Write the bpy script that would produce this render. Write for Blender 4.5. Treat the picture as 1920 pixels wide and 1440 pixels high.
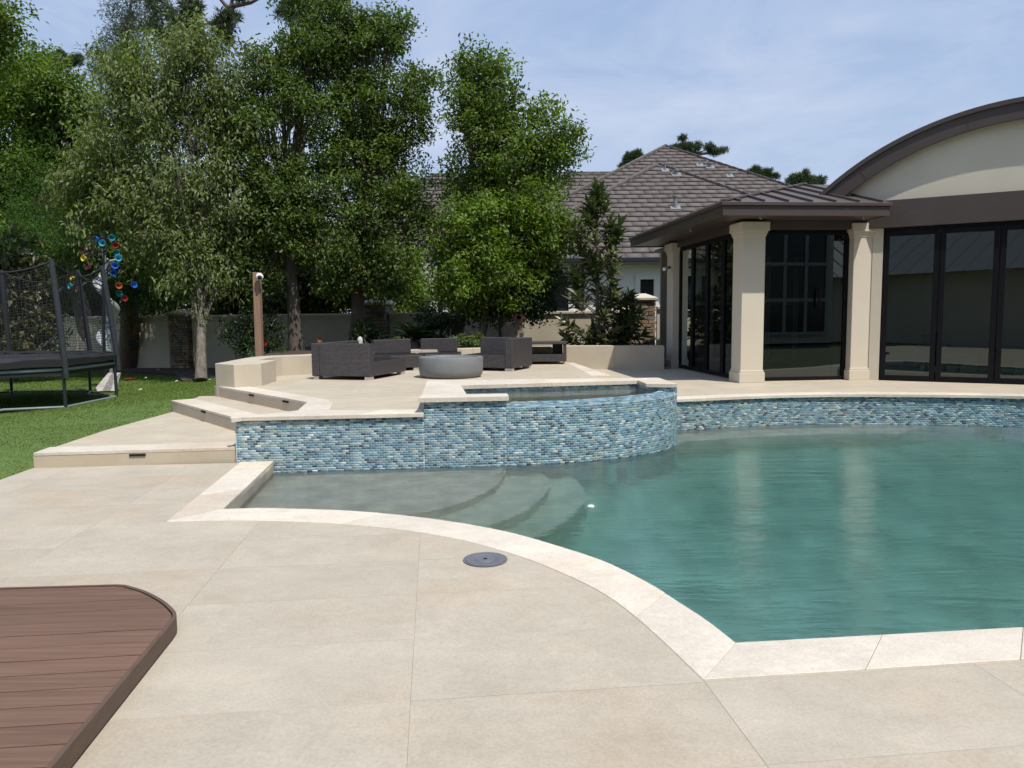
import bpy, bmesh, math, random
import numpy as np
from mathutils import Vector, Matrix
random.seed(7); RNG = np.random.default_rng(7)
SC = bpy.context.scene
for _o in list(bpy.data.objects): bpy.data.objects.remove(_o)
COL = SC.collection
R = math.radians

# ------------------------------------------------------------------ camera
FPX, EYE = 1390.0, 1.6
PITCH = math.atan((720 - 590) / FPX); ROLL = 0.010
_fw = np.array([0, math.cos(PITCH), -math.sin(PITCH)]); _r0 = np.array([1.0, 0, 0]); _u0 = np.cross(_r0, _fw)
_c, _s = math.cos(ROLL), math.sin(ROLL)
_rt = _c * _r0 - _s * _u0; _up = _s * _r0 + _c * _u0
cam_data = bpy.data.cameras.new('camera'); cam = bpy.data.objects.new('camera', cam_data); COL.objects.link(cam)
cam_data.sensor_width = 36.0; cam_data.lens = 36.0 * FPX / 1920.0; cam_data.clip_end = 600; cam_data.clip_start = 0.05
_m = Matrix.Identity(4)
for i in range(3):
    _m[i][0] = _rt[i]; _m[i][1] = _up[i]; _m[i][2] = -_fw[i]
_m[2][3] = EYE
cam.matrix_world = _m; SC.camera = cam

# ------------------------------------------------------------------ world, sun, exposure
SUN = Vector((0.31, -0.42, 0.93)).normalized()
SUN_EL = math.asin(SUN.z); SUN_AZ = math.atan2(SUN.x, SUN.y)
world = bpy.data.worlds.new('World'); SC.world = world; world.use_nodes = True
wn, wl = world.node_tree.nodes, world.node_tree.links
wn.clear()
w_out = wn.new('ShaderNodeOutputWorld'); w_bg = wn.new('ShaderNodeBackground'); w_sky = wn.new('ShaderNodeTexSky')
w_sky.sky_type = 'NISHITA'; w_sky.sun_disc = False; w_sky.sun_elevation = SUN_EL; w_sky.sun_rotation = SUN_AZ
w_sky.air_density = 1.0; w_sky.dust_density = 2.2; w_sky.ozone_density = 1.6
w_bg.inputs['Strength'].default_value = 0.105
w_tc = wn.new('ShaderNodeTexCoord'); w_map = wn.new('ShaderNodeMapping'); w_map.inputs['Scale'].default_value = (1.0, 1.0, 3.0)
w_noise = wn.new('ShaderNodeTexNoise'); w_noise.inputs['Scale'].default_value = 2.3; w_noise.inputs['Detail'].default_value = 8; w_noise.inputs['Roughness'].default_value = 0.60; w_noise.inputs['Distortion'].default_value = 0.5
w_ramp = wn.new('ShaderNodeValToRGB'); w_ramp.color_ramp.elements[0].position = 0.44; w_ramp.color_ramp.elements[1].position = 0.78
w_ramp.color_ramp.elements[0].color = (0, 0, 0, 1); w_ramp.color_ramp.elements[1].color = (0.8, 0.8, 0.8, 1)
# humid summer veil: paler towards the horizon, the same all the way round
w_sep = wn.new('ShaderNodeSeparateXYZ'); w_el = wn.new('ShaderNodeValToRGB')
w_el.color_ramp.elements[0].position = 0.0; w_el.color_ramp.elements[1].position = 0.75
w_el.color_ramp.elements[0].color = (5.2, 6.1, 7.6, 1); w_el.color_ramp.elements[1].color = (2.3, 3.7, 6.5, 1)
_e = w_el.color_ramp.elements.new(0.36); _e.color = (3.5, 4.75, 7.1, 1)
w_veil = wn.new('ShaderNodeMix'); w_veil.data_type = 'RGBA'; w_veil.inputs['Factor'].default_value = 0.80
w_mix = wn.new('ShaderNodeMix'); w_mix.data_type = 'RGBA'; w_mix.inputs['B'].default_value = (6.4, 6.8, 8.1, 1)
wl.new(w_tc.outputs['Generated'], w_map.inputs['Vector']); wl.new(w_map.outputs['Vector'], w_noise.inputs['Vector'])
wl.new(w_tc.outputs['Generated'], w_sep.inputs['Vector']); wl.new(w_sep.outputs['Z'], w_el.inputs['Fac'])
wl.new(w_sky.outputs['Color'], w_veil.inputs['A']); wl.new(w_el.outputs['Color'], w_veil.inputs['B'])
wl.new(w_noise.outputs['Fac'], w_ramp.inputs['Fac']); wl.new(w_ramp.outputs['Color'], w_mix.inputs['Factor'])
wl.new(w_veil.outputs['Result'], w_mix.inputs['A']); wl.new(w_mix.outputs['Result'], w_bg.inputs['Color'])
wl.new(w_bg.outputs['Background'], w_out.inputs['Surface'])
sun_d = bpy.data.lights.new('sun', 'SUN'); sun_d.energy = 4.2; sun_d.angle = R(0.55); sun_d.color = (1.0, 0.955, 0.875)
sun = bpy.data.objects.new('sun', sun_d); COL.objects.link(sun); sun.location = (6, -8, 18)
sun.rotation_euler = SUN.to_track_quat('Z', 'Y').to_euler()
vs = SC.view_settings; SC.display_settings.display_device = 'sRGB'
vs.view_transform = 'Standard'; vs.look = 'None'; vs.exposure = 0.15; vs.gamma = 1.0; vs.use_curve_mapping = False
cy = SC.cycles
cy.use_denoising = True; cy.max_bounces = 10; cy.transparent_max_bounces = 24; cy.transmission_bounces = 8; cy.diffuse_bounces = 4; cy.glossy_bounces = 4
cy.caustics_refractive = True; cy.caustics_reflective = False; cy.sample_clamp_indirect = 6.0

# ------------------------------------------------------------------ helpers
def ray(px, py):
    x = (px - 960) / FPX; y = -(py - 720) / FPX
    return _fw + x * _rt + y * _up
def at(px, py, z):                      # ground-plan point of a photo pixel at height z
    d = ray(px, py); t = (z - EYE) / d[2]; return (d[0] * t, d[1] * t)
def atY(px, py, Y):                     # point of a photo pixel at distance Y
    d = ray(px, py); t = Y / d[1]; return (d[0] * t, Y, EYE + d[2] * t)
AX = R(6.0); U2 = np.array([math.cos(AX), math.sin(AX)]); V2 = np.array([-math.sin(AX), math.cos(AX)])

class MB:
    def __init__(s): s.v = []; s.f = []; s.m = []
    def add(s, vs_, fs, mi=0):
        n = len(s.v); s.v += [tuple(map(float, q)) for q in vs_]; s.f += [tuple(n + i for i in f) for f in fs]; s.m += [mi] * len(fs); return s
    def box(s, c, size, rz=0.0, mi=0, tilt=None):
        hx, hy, hz = size[0] / 2, size[1] / 2, size[2] / 2
        P = [Vector((x, y, z)) for x in (-hx, hx) for y in (-hy, hy) for z in (-hz, hz)]
        M_ = Matrix.Rotation(rz, 3, 'Z')
        if tilt is not None: M_ = M_ @ tilt
        P = [M_ @ p + Vector(c) for p in P]
        return s.add(P, [(0, 1, 3, 2), (4, 6, 7, 5), (0, 4, 5, 1), (2, 3, 7, 6), (0, 2, 6, 4), (1, 5, 7, 3)], mi)
    def bar(s, a, b, w, h, mi=0, upv=(0, 0, 1)):
        a = Vector(a); b = Vector(b); d = (b - a).normalized(); up = Vector(upv)
        if abs(d.dot(up)) > 0.99: up = Vector((1, 0, 0))
        x = d.cross(up).normalized(); y = x.cross(d).normalized()
        P = [p + x * sx * w / 2 + y * sy * h / 2 for p in (a, b) for sx, sy in ((-1, -1), (1, -1), (1, 1), (-1, 1))]
        return s.add(P, [(0, 1, 2, 3), (7, 6, 5, 4), (0, 4, 5, 1), (1, 5, 6, 2), (2, 6, 7, 3), (3, 7, 4, 0)], mi)
    def prism(s, poly, z0, z1, mi=0):
        poly = [tuple(p) for p in poly]
        a = sum(poly[i][0] * poly[(i + 1) % len(poly)][1] - poly[(i + 1) % len(poly)][0] * poly[i][1] for i in range(len(poly)))
        if a < 0: poly = poly[::-1]
        n = len(poly); P = [(x, y, z0) for x, y in poly] + [(x, y, z1) for x, y in poly]
        return s.add(P, [tuple(range(n))[::-1], tuple(range(n, 2 * n))] + [(i, (i + 1) % n, n + (i + 1) % n, n + i) for i in range(n)], mi)
    def extr(s, face, vec, mi=0):       # any planar 3D polygon pushed along a vector
        n = len(face); v = Vector(vec); P = [Vector(p) for p in face]; P = P + [p + v for p in P]
        return s.add(P, [tuple(range(n)), tuple(range(n, 2 * n))[::-1]] + [((i + 1) % n, i, n + i, n + (i + 1) % n) for i in range(n)], mi)
    def tube(s, pts, rad, n=6, mi=0, cap=True):
        pts = [Vector(p) for p in pts]
        if not hasattr(rad, '__len__'): rad = [rad] * len(pts)
        base = len(s.v); prev = None
        for i, p in enumerate(pts):
            d = (pts[min(i + 1, len(pts) - 1)] - pts[max(i - 1, 0)]).normalized()
            if prev is None:
                x = d.cross(Vector((0, 0, 1))); x = x.normalized() if x.length > 1e-3 else Vector((1, 0, 0))
            else:
                x = (prev - d * prev.dot(d)); x = x.normalized() if x.length > 1e-4 else d.orthogonal().normalized()
            prev = x; y = d.cross(x)
            for k in range(n):
                a = 2 * math.pi * k / n; q = p + (x * math.cos(a) + y * math.sin(a)) * rad[i]; s.v.append((q.x, q.y, q.z))
        for i in range(len(pts) - 1):
            for k in range(n):
                a = base + i * n + k; b = base + i * n + (k + 1) % n; s.f.append((a, b, b + n, a + n)); s.m.append(mi)
        if cap:
            s.f.append(tuple(base + k for k in range(n))[::-1]); s.m.append(mi)
            e = base + (len(pts) - 1) * n; s.f.append(tuple(e + k for k in range(n))); s.m.append(mi)
        return s
    def lathe(s, prof, c, n=32, mi=0):
        base = len(s.v)
        for r, z in prof:
            for k in range(n):
                a = 2 * math.pi * k / n; s.v.append((c[0] + r * math.cos(a), c[1] + r * math.sin(a), c[2] + z))
        for i in range(len(prof) - 1):
            for k in range(n):
                a = base + i * n + k; b = base + i * n + (k + 1) % n; s.f.append((a, b, b + n, a + n)); s.m.append(mi)
        s.f.append(tuple(base + k for k in range(n))[::-1]); s.m.append(mi)
        e = base + (len(prof) - 1) * n; s.f.append(tuple(e + k for k in range(n))); s.m.append(mi)
        return s

WLOC = {}
def wloc(o): return WLOC.get(o.name, Vector((0, 0, 0))) if o is not None else Vector((0, 0, 0))
def props(o, label=None, cat=None, group=None, kind=None):
    if label: o['label'] = label
    if cat: o['category'] = cat
    if group: o['group'] = group
    if kind: o['kind'] = kind
    return o
def empty(name, loc, label=None, cat=None, group=None, kind=None):
    o = bpy.data.objects.new(name, None); COL.objects.link(o); o.location = loc; o.empty_display_size = 0.2
    WLOC[o.name] = Vector(loc); return props(o, label, cat, group, kind)
def build(name, mb, mats, parent=None, smooth=False, bevel=0.0, base=None, seg=1, **kw):
    off = wloc(parent) if parent is not None else (Vector(base) if base is not None else Vector((0, 0, 0)))
    me = bpy.data.meshes.new(name)
    me.from_pydata([(x - off.x, y - off.y, z - off.z) for x, y, z in mb.v], [], mb.f)
    mats = mats if isinstance(mats, (list, tuple)) else [mats]
    for m in mats: me.materials.append(m)
    if len(mats) > 1: me.polygons.foreach_set('material_index', mb.m)
    if smooth: me.polygons.foreach_set('use_smooth', [True] * len(me.polygons))
    bm = bmesh.new(); bm.from_mesh(me); bmesh.ops.recalc_face_normals(bm, faces=bm.faces); bm.to_mesh(me); bm.free()
    if smooth:
        try: me.set_sharp_from_angle(angle=R(40))
        except Exception: pass
    o = bpy.data.objects.new(name, me); COL.objects.link(o)
    if parent is not None: o.parent = parent
    else: o.location = off
    WLOC[o.name] = off
    if bevel > 0:
        b = o.modifiers.new('edge', 'BEVEL'); b.width = bevel; b.segments = seg; b.limit_method = 'ANGLE'; b.angle_limit = R(40)
    return props(o, **kw)
def mesh_np(name, V, F, mat, parent=None, tint=None, base=None, smooth=False, **kw):
    off = wloc(parent) if parent is not None else (Vector(base) if base is not None else Vector((0, 0, 0)))
    V = np.asarray(V, np.float32) - np.array(off, np.float32); F = np.asarray(F, np.int32)
    me = bpy.data.meshes.new(name); k = F.shape[1]
    me.vertices.add(len(V)); me.vertices.foreach_set('co', V.ravel())
    me.loops.add(F.size); me.loops.foreach_set('vertex_index', F.ravel())
    me.polygons.add(len(F)); me.polygons.foreach_set('loop_start', np.arange(0, F.size, k, dtype=np.int32))
    me.update(calc_edges=True); me.validate()
    if tint is not None:
        a = me.attributes.new('tint', 'FLOAT_COLOR', 'POINT'); t = np.ones((len(V), 4), np.float32); t[:, :3] = tint; a.data.foreach_set('color', t.ravel())
    if smooth: me.polygons.foreach_set('use_smooth', [True] * len(me.polygons))
    me.materials.append(mat)
    o = bpy.data.objects.new(name, me); COL.objects.link(o)
    if parent is not None: o.parent = parent
    else: o.location = off
    WLOC[o.name] = off
    return props(o, **kw)

def smooth_path(pts, per=8):
    pts = [np.array(p, float) for p in pts]; out = []
    P = [2 * pts[0] - pts[1]] + pts + [2 * pts[-1] - pts[-2]]
    for i in range(1, len(P) - 2):
        for j in range(per):
            t = j / per
            out.append(0.5 * ((2 * P[i]) + (-P[i - 1] + P[i + 1]) * t + (2 * P[i - 1] - 5 * P[i] + 4 * P[i + 1] - P[i + 2]) * t * t + (-P[i - 1] + 3 * P[i] - 3 * P[i + 1] + P[i + 2]) * t ** 3))
    out.append(pts[-1]); return out
def resample(pts, n):
    pts = np.array(pts, float); d = np.r_[0, np.cumsum(np.linalg.norm(np.diff(pts, axis=0), axis=1))]
    t = np.linspace(0, d[-1], n); return np.stack([np.interp(t, d, pts[:, k]) for k in range(pts.shape[1])], 1)
def path_len(pts): return float(np.linalg.norm(np.diff(np.array(pts, float), axis=0), axis=1).sum())

# ------------------------------------------------------------------ materials
def new_mat(name):
    m = bpy.data.materials.new(name); m.use_nodes = True; return m, m.node_tree.nodes, m.node_tree.links, m.node_tree.nodes['Principled BSDF']
def piece_coord(N, L, k=9.0):
    g = N.new('ShaderNodeNewGeometry'); oi = N.new('ShaderNodeObjectInfo'); sc_ = N.new('ShaderNodeVectorMath'); sc_.operation = 'SCALE'; sc_.inputs[0].default_value = (k, k * .7, k * .4)
    L.new(oi.outputs['Random'], sc_.inputs['Scale']); ad = N.new('ShaderNodeVectorMath'); ad.operation = 'ADD'; L.new(g.outputs['Position'], ad.inputs[0]); L.new(sc_.outputs['Vector'], ad.inputs[1]); return ad.outputs['Vector']
def mat(name, col, rough=0.6, var=0.12, scale=6.0, bump=0.0, bscale=60.0, metal=0.0, rand=0.0, warm=0.0, detail=6.0, spec=None, stretch=None, coat=0.0, shift=9.0):
    m, N, L, b = new_mat(name)
    b.inputs['Roughness'].default_value = rough; b.inputs['Metallic'].default_value = metal
    if spec is not None: b.inputs['Specular IOR Level'].default_value = spec
    if coat: b.inputs['Coat Weight'].default_value = coat
    pc = piece_coord(N, L, shift); mp = N.new('ShaderNodeMapping'); L.new(pc, mp.inputs['Vector'])
    if stretch: mp.inputs['Scale'].default_value = stretch
    n = N.new('ShaderNodeTexNoise'); n.inputs['Scale'].default_value = scale; n.inputs['Detail'].default_value = detail; n.inputs['Roughness'].default_value = 0.62
    L.new(mp.outputs['Vector'], n.inputs['Vector'])
    cr = N.new('ShaderNodeValToRGB'); cr.color_ramp.elements[0].position = 0.30; cr.color_ramp.elements[1].position = 0.70
    lo = [max(0, c * (1 - var)) for c in col]; hi = [min(1, c * (1 + var)) for c in col]
    cr.color_ramp.elements[0].color = (*lo, 1); cr.color_ramp.elements[1].color = (*hi, 1); L.new(n.outputs['Fac'], cr.inputs['Fac'])
    src = cr.outputs['Color']
    if rand or warm:
        oi = N.new('ShaderNodeObjectInfo'); mr = N.new('ShaderNodeMapRange'); mr.inputs['To Min'].default_value = 1 - rand; mr.inputs['To Max'].default_value = 1 + rand
        L.new(oi.outputs['Random'], mr.inputs['Value'])
        mx = N.new('ShaderNodeMix'); mx.data_type = 'RGBA'; mx.blend_type = 'MULTIPLY'; mx.inputs['Factor'].default_value = 1.0
        L.new(src, mx.inputs['A']); L.new(mr.outputs['Result'], mx.inputs['B']); src = mx.outputs['Result']
        if warm:
            n2 = N.new('ShaderNodeTexNoise'); n2.inputs['Scale'].default_value = 0.9; n2.inputs['Detail'].default_value = 3
            ad = N.new('ShaderNodeVectorMath'); ad.operation = 'MULTIPLY_ADD'; ad.inputs[1].default_value = (1, 1, 1)
            sc_ = N.new('ShaderNodeVectorMath'); sc_.operation = 'SCALE'; sc_.inputs[0].default_value = (37, 21, 13); L.new(oi.outputs['Random'], sc_.inputs['Scale'])
            L.new(pc, ad.inputs[0]); L.new(sc_.outputs['Vector'], ad.inputs[2]); L.new(ad.outputs['Vector'], n2.inputs['Vector'])
            r2 = N.new('ShaderNodeValToRGB'); r2.color_ramp.elements[0].position = 0.50; r2.color_ramp.elements[1].position = 0.74
            r2.color_ramp.elements[0].color = (0, 0, 0, 1); r2.color_ramp.elements[1].color = (warm, warm, warm, 1); L.new(n2.outputs['Fac'], r2.inputs['Fac'])
            m2 = N.new('ShaderNodeMix'); m2.data_type = 'RGBA'; m2.blend_type = 'MULTIPLY'; m2.inputs['B'].default_value = (1.0, 0.90, 0.82, 1)
            L.new(r2.outputs['Color'], m2.inputs['Factor']); L.new(src, m2.inputs['A']); src = m2.outputs['Result']
    L.new(src, b.inputs['Base Color'])
    if bump:
        n3 = N.new('ShaderNodeTexNoise'); n3.inputs['Scale'].default_value = bscale; n3.inputs['Detail'].default_value = 5
        L.new(mp.outputs['Vector'], n3.inputs['Vector'])
        bp = N.new('ShaderNodeBump'); bp.inputs['Strength'].default_value = bump; bp.inputs['Distance'].default_value = 0.01
        L.new(n3.outputs['Fac'], bp.inputs['Height']); L.new(bp.outputs['Normal'], b.inputs['Normal'])
    return m
def stone_mat(name, col, rand, warm, streak=0.055, blotch=0.045):
    """sawn porcelain / limestone: soft clouds plus streaks along the slab, per-piece tone"""
    m = mat(name, col, rough=0.62, var=0.085, scale=2.1, bump=0.08, bscale=90, rand=rand, warm=warm, spec=0.3)
    N, L = m.node_tree.nodes, m.node_tree.links; b = N['Principled BSDF']
    src = b.inputs['Base Color'].links[0].from_socket
    pc = piece_coord(N, L, 11.0); mp = N.new('ShaderNodeMapping'); mp.inputs['Rotation'].default_value = (0, 0, -AX); mp.inputs['Scale'].default_value = (1.3, 4.2, 4.2)
    n = N.new('ShaderNodeTexNoise'); n.inputs['Scale'].default_value = 1.6; n.inputs['Detail'].default_value = 9; n.inputs['Roughness'].default_value = 0.7
    L.new(pc, mp.inputs['Vector']); L.new(mp.outputs['Vector'], n.inputs['Vector'])
    r = N.new('ShaderNodeValToRGB'); r.color_ramp.elements[0].position = 0.35; r.color_ramp.elements[1].position = 0.68
    r.color_ramp.elements[0].color = (1 - streak, 1 - streak, 1 - streak, 1); r.color_ramp.elements[1].color = (1 + streak * 0.5,) * 3 + (1,)
    n4 = N.new('ShaderNodeTexNoise'); n4.inputs['Scale'].default_value = 75; n4.inputs['Detail'].default_value = 4; L.new(pc, n4.inputs['Vector'])
    r4 = N.new('ShaderNodeValToRGB'); r4.color_ramp.elements[0].position = 0.36; r4.color_ramp.elements[1].position = 0.60
    r4.color_ramp.elements[0].color = (0.915, 0.91, 0.90, 1); r4.color_ramp.elements[1].color = (1.02, 1.02, 1.02, 1); L.new(n4.outputs['Fac'], r4.inputs['Fac'])
    L.new(n.outputs['Fac'], r.inputs['Fac'])
    n5 = N.new('ShaderNodeTexNoise'); n5.inputs['Scale'].default_value = 13.0; n5.inputs['Detail'].default_value = 12; n5.inputs['Roughness'].default_value = 0.80; n5.inputs['Distortion'].default_value = 0.4
    L.new(pc, n5.inputs['Vector']); r5 = N.new('ShaderNodeValToRGB'); r5.color_ramp.elements[0].position = 0.38; r5.color_ramp.elements[1].position = 0.64
    r5.color_ramp.elements[0].color = (1 - blotch * 1.1, 1 - blotch * 1.2, 1 - blotch * 1.5, 1); r5.color_ramp.elements[1].color = (1 + blotch * .8,) * 3 + (1,); L.new(n5.outputs['Fac'], r5.inputs['Fac'])
    mz = N.new('ShaderNodeMix'); mz.data_type = 'RGBA'; mz.blend_type = 'MULTIPLY'; mz.inputs['Factor'].default_value = 1
    L.new(src, mz.inputs['A']); L.new(r5.outputs['Color'], mz.inputs['B']); src = mz.outputs['Result']
    mx = N.new('ShaderNodeMix'); mx.data_type = 'RGBA'; mx.blend_type = 'MULTIPLY'; mx.inputs['Factor'].default_value = 1
    L.new(src, mx.inputs['A']); L.new(r.outputs['Color'], mx.inputs['B'])
    my = N.new('ShaderNodeMix'); my.data_type = 'RGBA'; my.blend_type = 'MULTIPLY'; my.inputs['Factor'].default_value = 1
    L.new(mx.outputs['Result'], my.inputs['A']); L.new(r4.outputs['Color'], my.inputs['B']); L.new(my.outputs['Result'], b.inputs['Base Color'])
    return m
def leaf_mat(name, col, trans=0.30, rough=0.42, back=None):
    m, N, L, b = new_mat(name)
    at_ = N.new('ShaderNodeAttribute'); at_.attribute_name = 'tint'
    mx = N.new('ShaderNodeMix'); mx.data_type = 'RGBA'; mx.blend_type = 'MULTIPLY'; mx.inputs['Factor'].default_value = 1; mx.inputs['A'].default_value = (*col, 1)
    L.new(at_.outputs['Color'], mx.inputs['B']); src = mx.outputs['Result']
    if back is not None:
        g = N.new('ShaderNodeNewGeometry'); mb_ = N.new('ShaderNodeMix'); mb_.data_type = 'RGBA'; mb_.inputs['B'].default_value = (*back, 1)
        L.new(g.outputs['Backfacing'], mb_.inputs['Factor']); L.new(src, mb_.inputs['A']); src = mb_.outputs['Result']
    L.new(src, b.inputs['Base Color']); b.inputs['Roughness'].default_value = rough; b.inputs['Specular IOR Level'].default_value = 0.35
    tr = N.new('ShaderNodeBsdfTranslucent'); hv = N.new('ShaderNodeMix'); hv.data_type = 'RGBA'; hv.blend_type = 'MULTIPLY'; hv.inputs['Factor'].default_value = 1; hv.inputs['B'].default_value = (1.5, 1.7, 0.6, 1)
    L.new(src, hv.inputs['A']); L.new(hv.outputs['Result'], tr.inputs['Color'])
    ms = N.new('ShaderNodeMixShader'); ms.inputs['Fac'].default_value = trans
    L.new(b.outputs['BSDF'], ms.inputs[1]); L.new(tr.outputs['BSDF'], ms.inputs[2]); L.new(ms.outputs['Shader'], N['Material Output'].inputs['Surface'])
    return m
def tint_mat(name, rough=0.2, spec=0.6, coat=0.0):
    m, N, L, b = new_mat(name); a = N.new('ShaderNodeAttribute'); a.attribute_name = 'tint'
    n = N.new('ShaderNodeTexNoise'); n.inputs['Scale'].default_value = 40; n.inputs['Detail'].default_value = 3
    tc = N.new('ShaderNodeTexCoord'); L.new(tc.outputs['Object'], n.inputs['Vector'])
    r = N.new('ShaderNodeMapRange'); r.inputs['To Min'].default_value = 0.72; r.inputs['To Max'].default_value = 1.28; L.new(n.outputs['Fac'], r.inputs['Value'])
    mx = N.new('ShaderNodeMix'); mx.data_type = 'RGBA'; mx.blend_type = 'MULTIPLY'; mx.inputs['Factor'].default_value = 1
    L.new(a.outputs['Color'], mx.inputs['A']); L.new(r.outputs['Result'], mx.inputs['B']); L.new(mx.outputs['Result'], b.inputs['Base Color'])
    b.inputs['Roughness'].default_value = rough; b.inputs['Specular IOR Level'].default_value = spec; b.inputs['Coat Weight'].default_value = coat
    return m

M = {}
M['deck'] = stone_mat('porcelain_paver', (0.448, 0.396, 0.317), 0.02, 0.8, .045, .05)
M['terrace'] = stone_mat('terrace_paver', (0.500, 0.436, 0.338), 0.03, 0.5)
M['coping'] = stone_mat('cream_travertine', (0.64, 0.575, 0.485), 0.09, 1.0, 0.07, 0.075)
M['riser'] = mat('riser_limestone', (0.46, 0.39, 0.29), 0.7, 0.08, 3.0, 0.06, 80)
M['joint'] = mat('joint_grout', (0.42, 0.365, 0.285), 0.9, 0.1, 8)
M['planter'] = mat('planter_limestone', (0.50, 0.435, 0.335), 0.72, 0.07, 2.2, 0.06, 70, rand=0.02)
M['stucco'] = mat('cream_stucco', (0.58, 0.52, 0.415), 0.8, 0.03, 2.0, 0.10, 160)
M['pillar'] = mat('cast_stone', (0.58, 0.515, 0.41), 0.75, 0.03, 1.2, 0.05, 60)
M['bronze'] = mat('bronze_metal', (0.060, 0.043, 0.037), 0.5, 0.08, 3.0, 0.0, metal=0.0, spec=0.5)
M['seam'] = mat('bronze_roof', (0.088, 0.068, 0.058), 0.5, 0.1, 3.0, spec=0.5)
M['frame'] = mat('black_frame', (0.007, 0.007, 0.009), 0.5, 0.1, 5, spec=0.12)
M['fence'] = mat('fence_stucco', (0.52, 0.46, 0.355), 0.85, 0.06, 1.6, 0.1, 120)
M['fence_cap'] = mat('fence_cap', (0.55, 0.49, 0.39), 0.8, 0.06, 2.0, 0.05, 80)
M['white'] = mat('white_paint', (0.76, 0.735, 0.68), 0.7, 0.03, 2.0)
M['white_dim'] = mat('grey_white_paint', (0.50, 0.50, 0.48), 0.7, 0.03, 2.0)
M['dark_glass'] = mat('dark_window', (0.012, 0.014, 0.018), 0.08, 0.05, 2.0, spec=0.6)
M['gutter'] = mat('dark_gutter', (0.018, 0.02, 0.026), 0.4, 0.05, 2.0)
M['soil'] = mat('mulch', (0.055, 0.040, 0.028), 0.95, 0.4, 14, 0.9, 30)
M['ground'] = mat('earth', (0.06, 0.075, 0.03), 0.95, 0.3, 0.8)
M['turf'] = mat('turf_base', (0.088, 0.140, 0.028), 0.9, 0.18, 5.0, 0.3, 140)
M['blade'] = leaf_mat('grass_blade', (0.112, 0.172, 0.032), 0.30, 0.75)
M['bark'] = mat('grey_bark', (0.115, 0.095, 0.075), 0.95, 0.35, 9, 1.0, 26, stretch=(1, 1, 0.25))
M['bark_pale'] = mat('pale_bark', (0.155, 0.135, 0.11), 0.95, 0.45, 14, 1.0, 34, stretch=(1, 1, 0.3))
M['bark_red'] = mat('cypress_bark', (0.13, 0.085, 0.06), 0.95, 0.35, 9, 1.0, 22, stretch=(1, 1, 0.12))
M['black_pad'] = mat('black_vinyl', (0.022, 0.022, 0.025), 0.4, 0.2, 5, 0.5, 12)
M['black_steel'] = mat('black_steel', (0.02, 0.024, 0.03), 0.4, 0.1, 6)
M['grey_steel'] = mat('galvanised_steel', (0.20, 0.24, 0.25), 0.4, 0.1, 6)
M['foam'] = mat('dark_foam', (0.022, 0.027, 0.034), 0.85, 0.25, 12, 0.5, 30)
M['post'] = mat('cedar_post', (0.30, 0.185, 0.12), 0.8, 0.18, 4, 0.4, 30, stretch=(6, 6, 0.5))
M['plastic_white'] = mat('white_plastic', (0.75, 0.75, 0.75), 0.35, 0.02, 3)
M['lens'] = mat('black_lens', (0.01, 0.01, 0.012), 0.1, 0.02, 3)
M['concrete'] = mat('grey_concrete', (0.165, 0.175, 0.175), 0.62, 0.10, 5, 0.08, 60)
M['alu'] = mat('aluminium_foot', (0.62, 0.62, 0.62), 0.3, 0.05, 6, metal=0.6)
M['lid'] = mat('grey_plastic_lid', (0.13, 0.135, 0.15), 0.55, 0.10, 18, 0.1, 80)
M['lid_dark'] = mat('lid_groove', (0.022, 0.021, 0.022), 0.8, 0.1, 10, spec=0.1)
M['roof_tile'] = mat('concrete_roof_tile', (0.118, 0.098, 0.090), 0.85, 0.26, 1.6, 0.15, 40, rand=0.02, stretch=(1.5, 1.5, .5), shift=0.0)
M['seam_grey'] = mat('grey_window_bars', (0.40, 0.39, 0.36), 0.7, 0.05, 3)
M['lead'] = mat('lead_flashing', (0.20, 0.21, 0.215), 0.5, 0.15, 12)
M['grey_roof'] = mat('grey_metal_roof', (0.22, 0.23, 0.24), 0.5, 0.05, 2)
M['brick'] = mat('far_brick', (0.26, 0.17, 0.13), 0.9, 0.25, 20, 0.4, 40)
M['room'] = mat('room_paint', (0.30, 0.27, 0.22), 0.8, 0.05, 2)
M['room_floor'] = mat('room_floor', (0.22, 0.19, 0.15), 0.5, 0.08, 3)
M['blue_cloth'] = mat('blue_cloth', (0.03, 0.09, 0.16), 0.9, 0.1, 20)
M['plaster'] = mat('pebble_plaster', (0.74, 0.65, 0.50), 0.8, 0.30, 3.2, 0.3, 80, detail=8)
M['mosaic'] = tint_mat('glass_mosaic', 0.30, 0.45, 0.0)
M['grout'] = mat('pale_grout', (0.46, 0.50, 0.51), 0.9, 0.08, 30)
M['net'] = mat('black_net', (0.012, 0.012, 0.014), 0.8, 0.1, 10)
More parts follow.
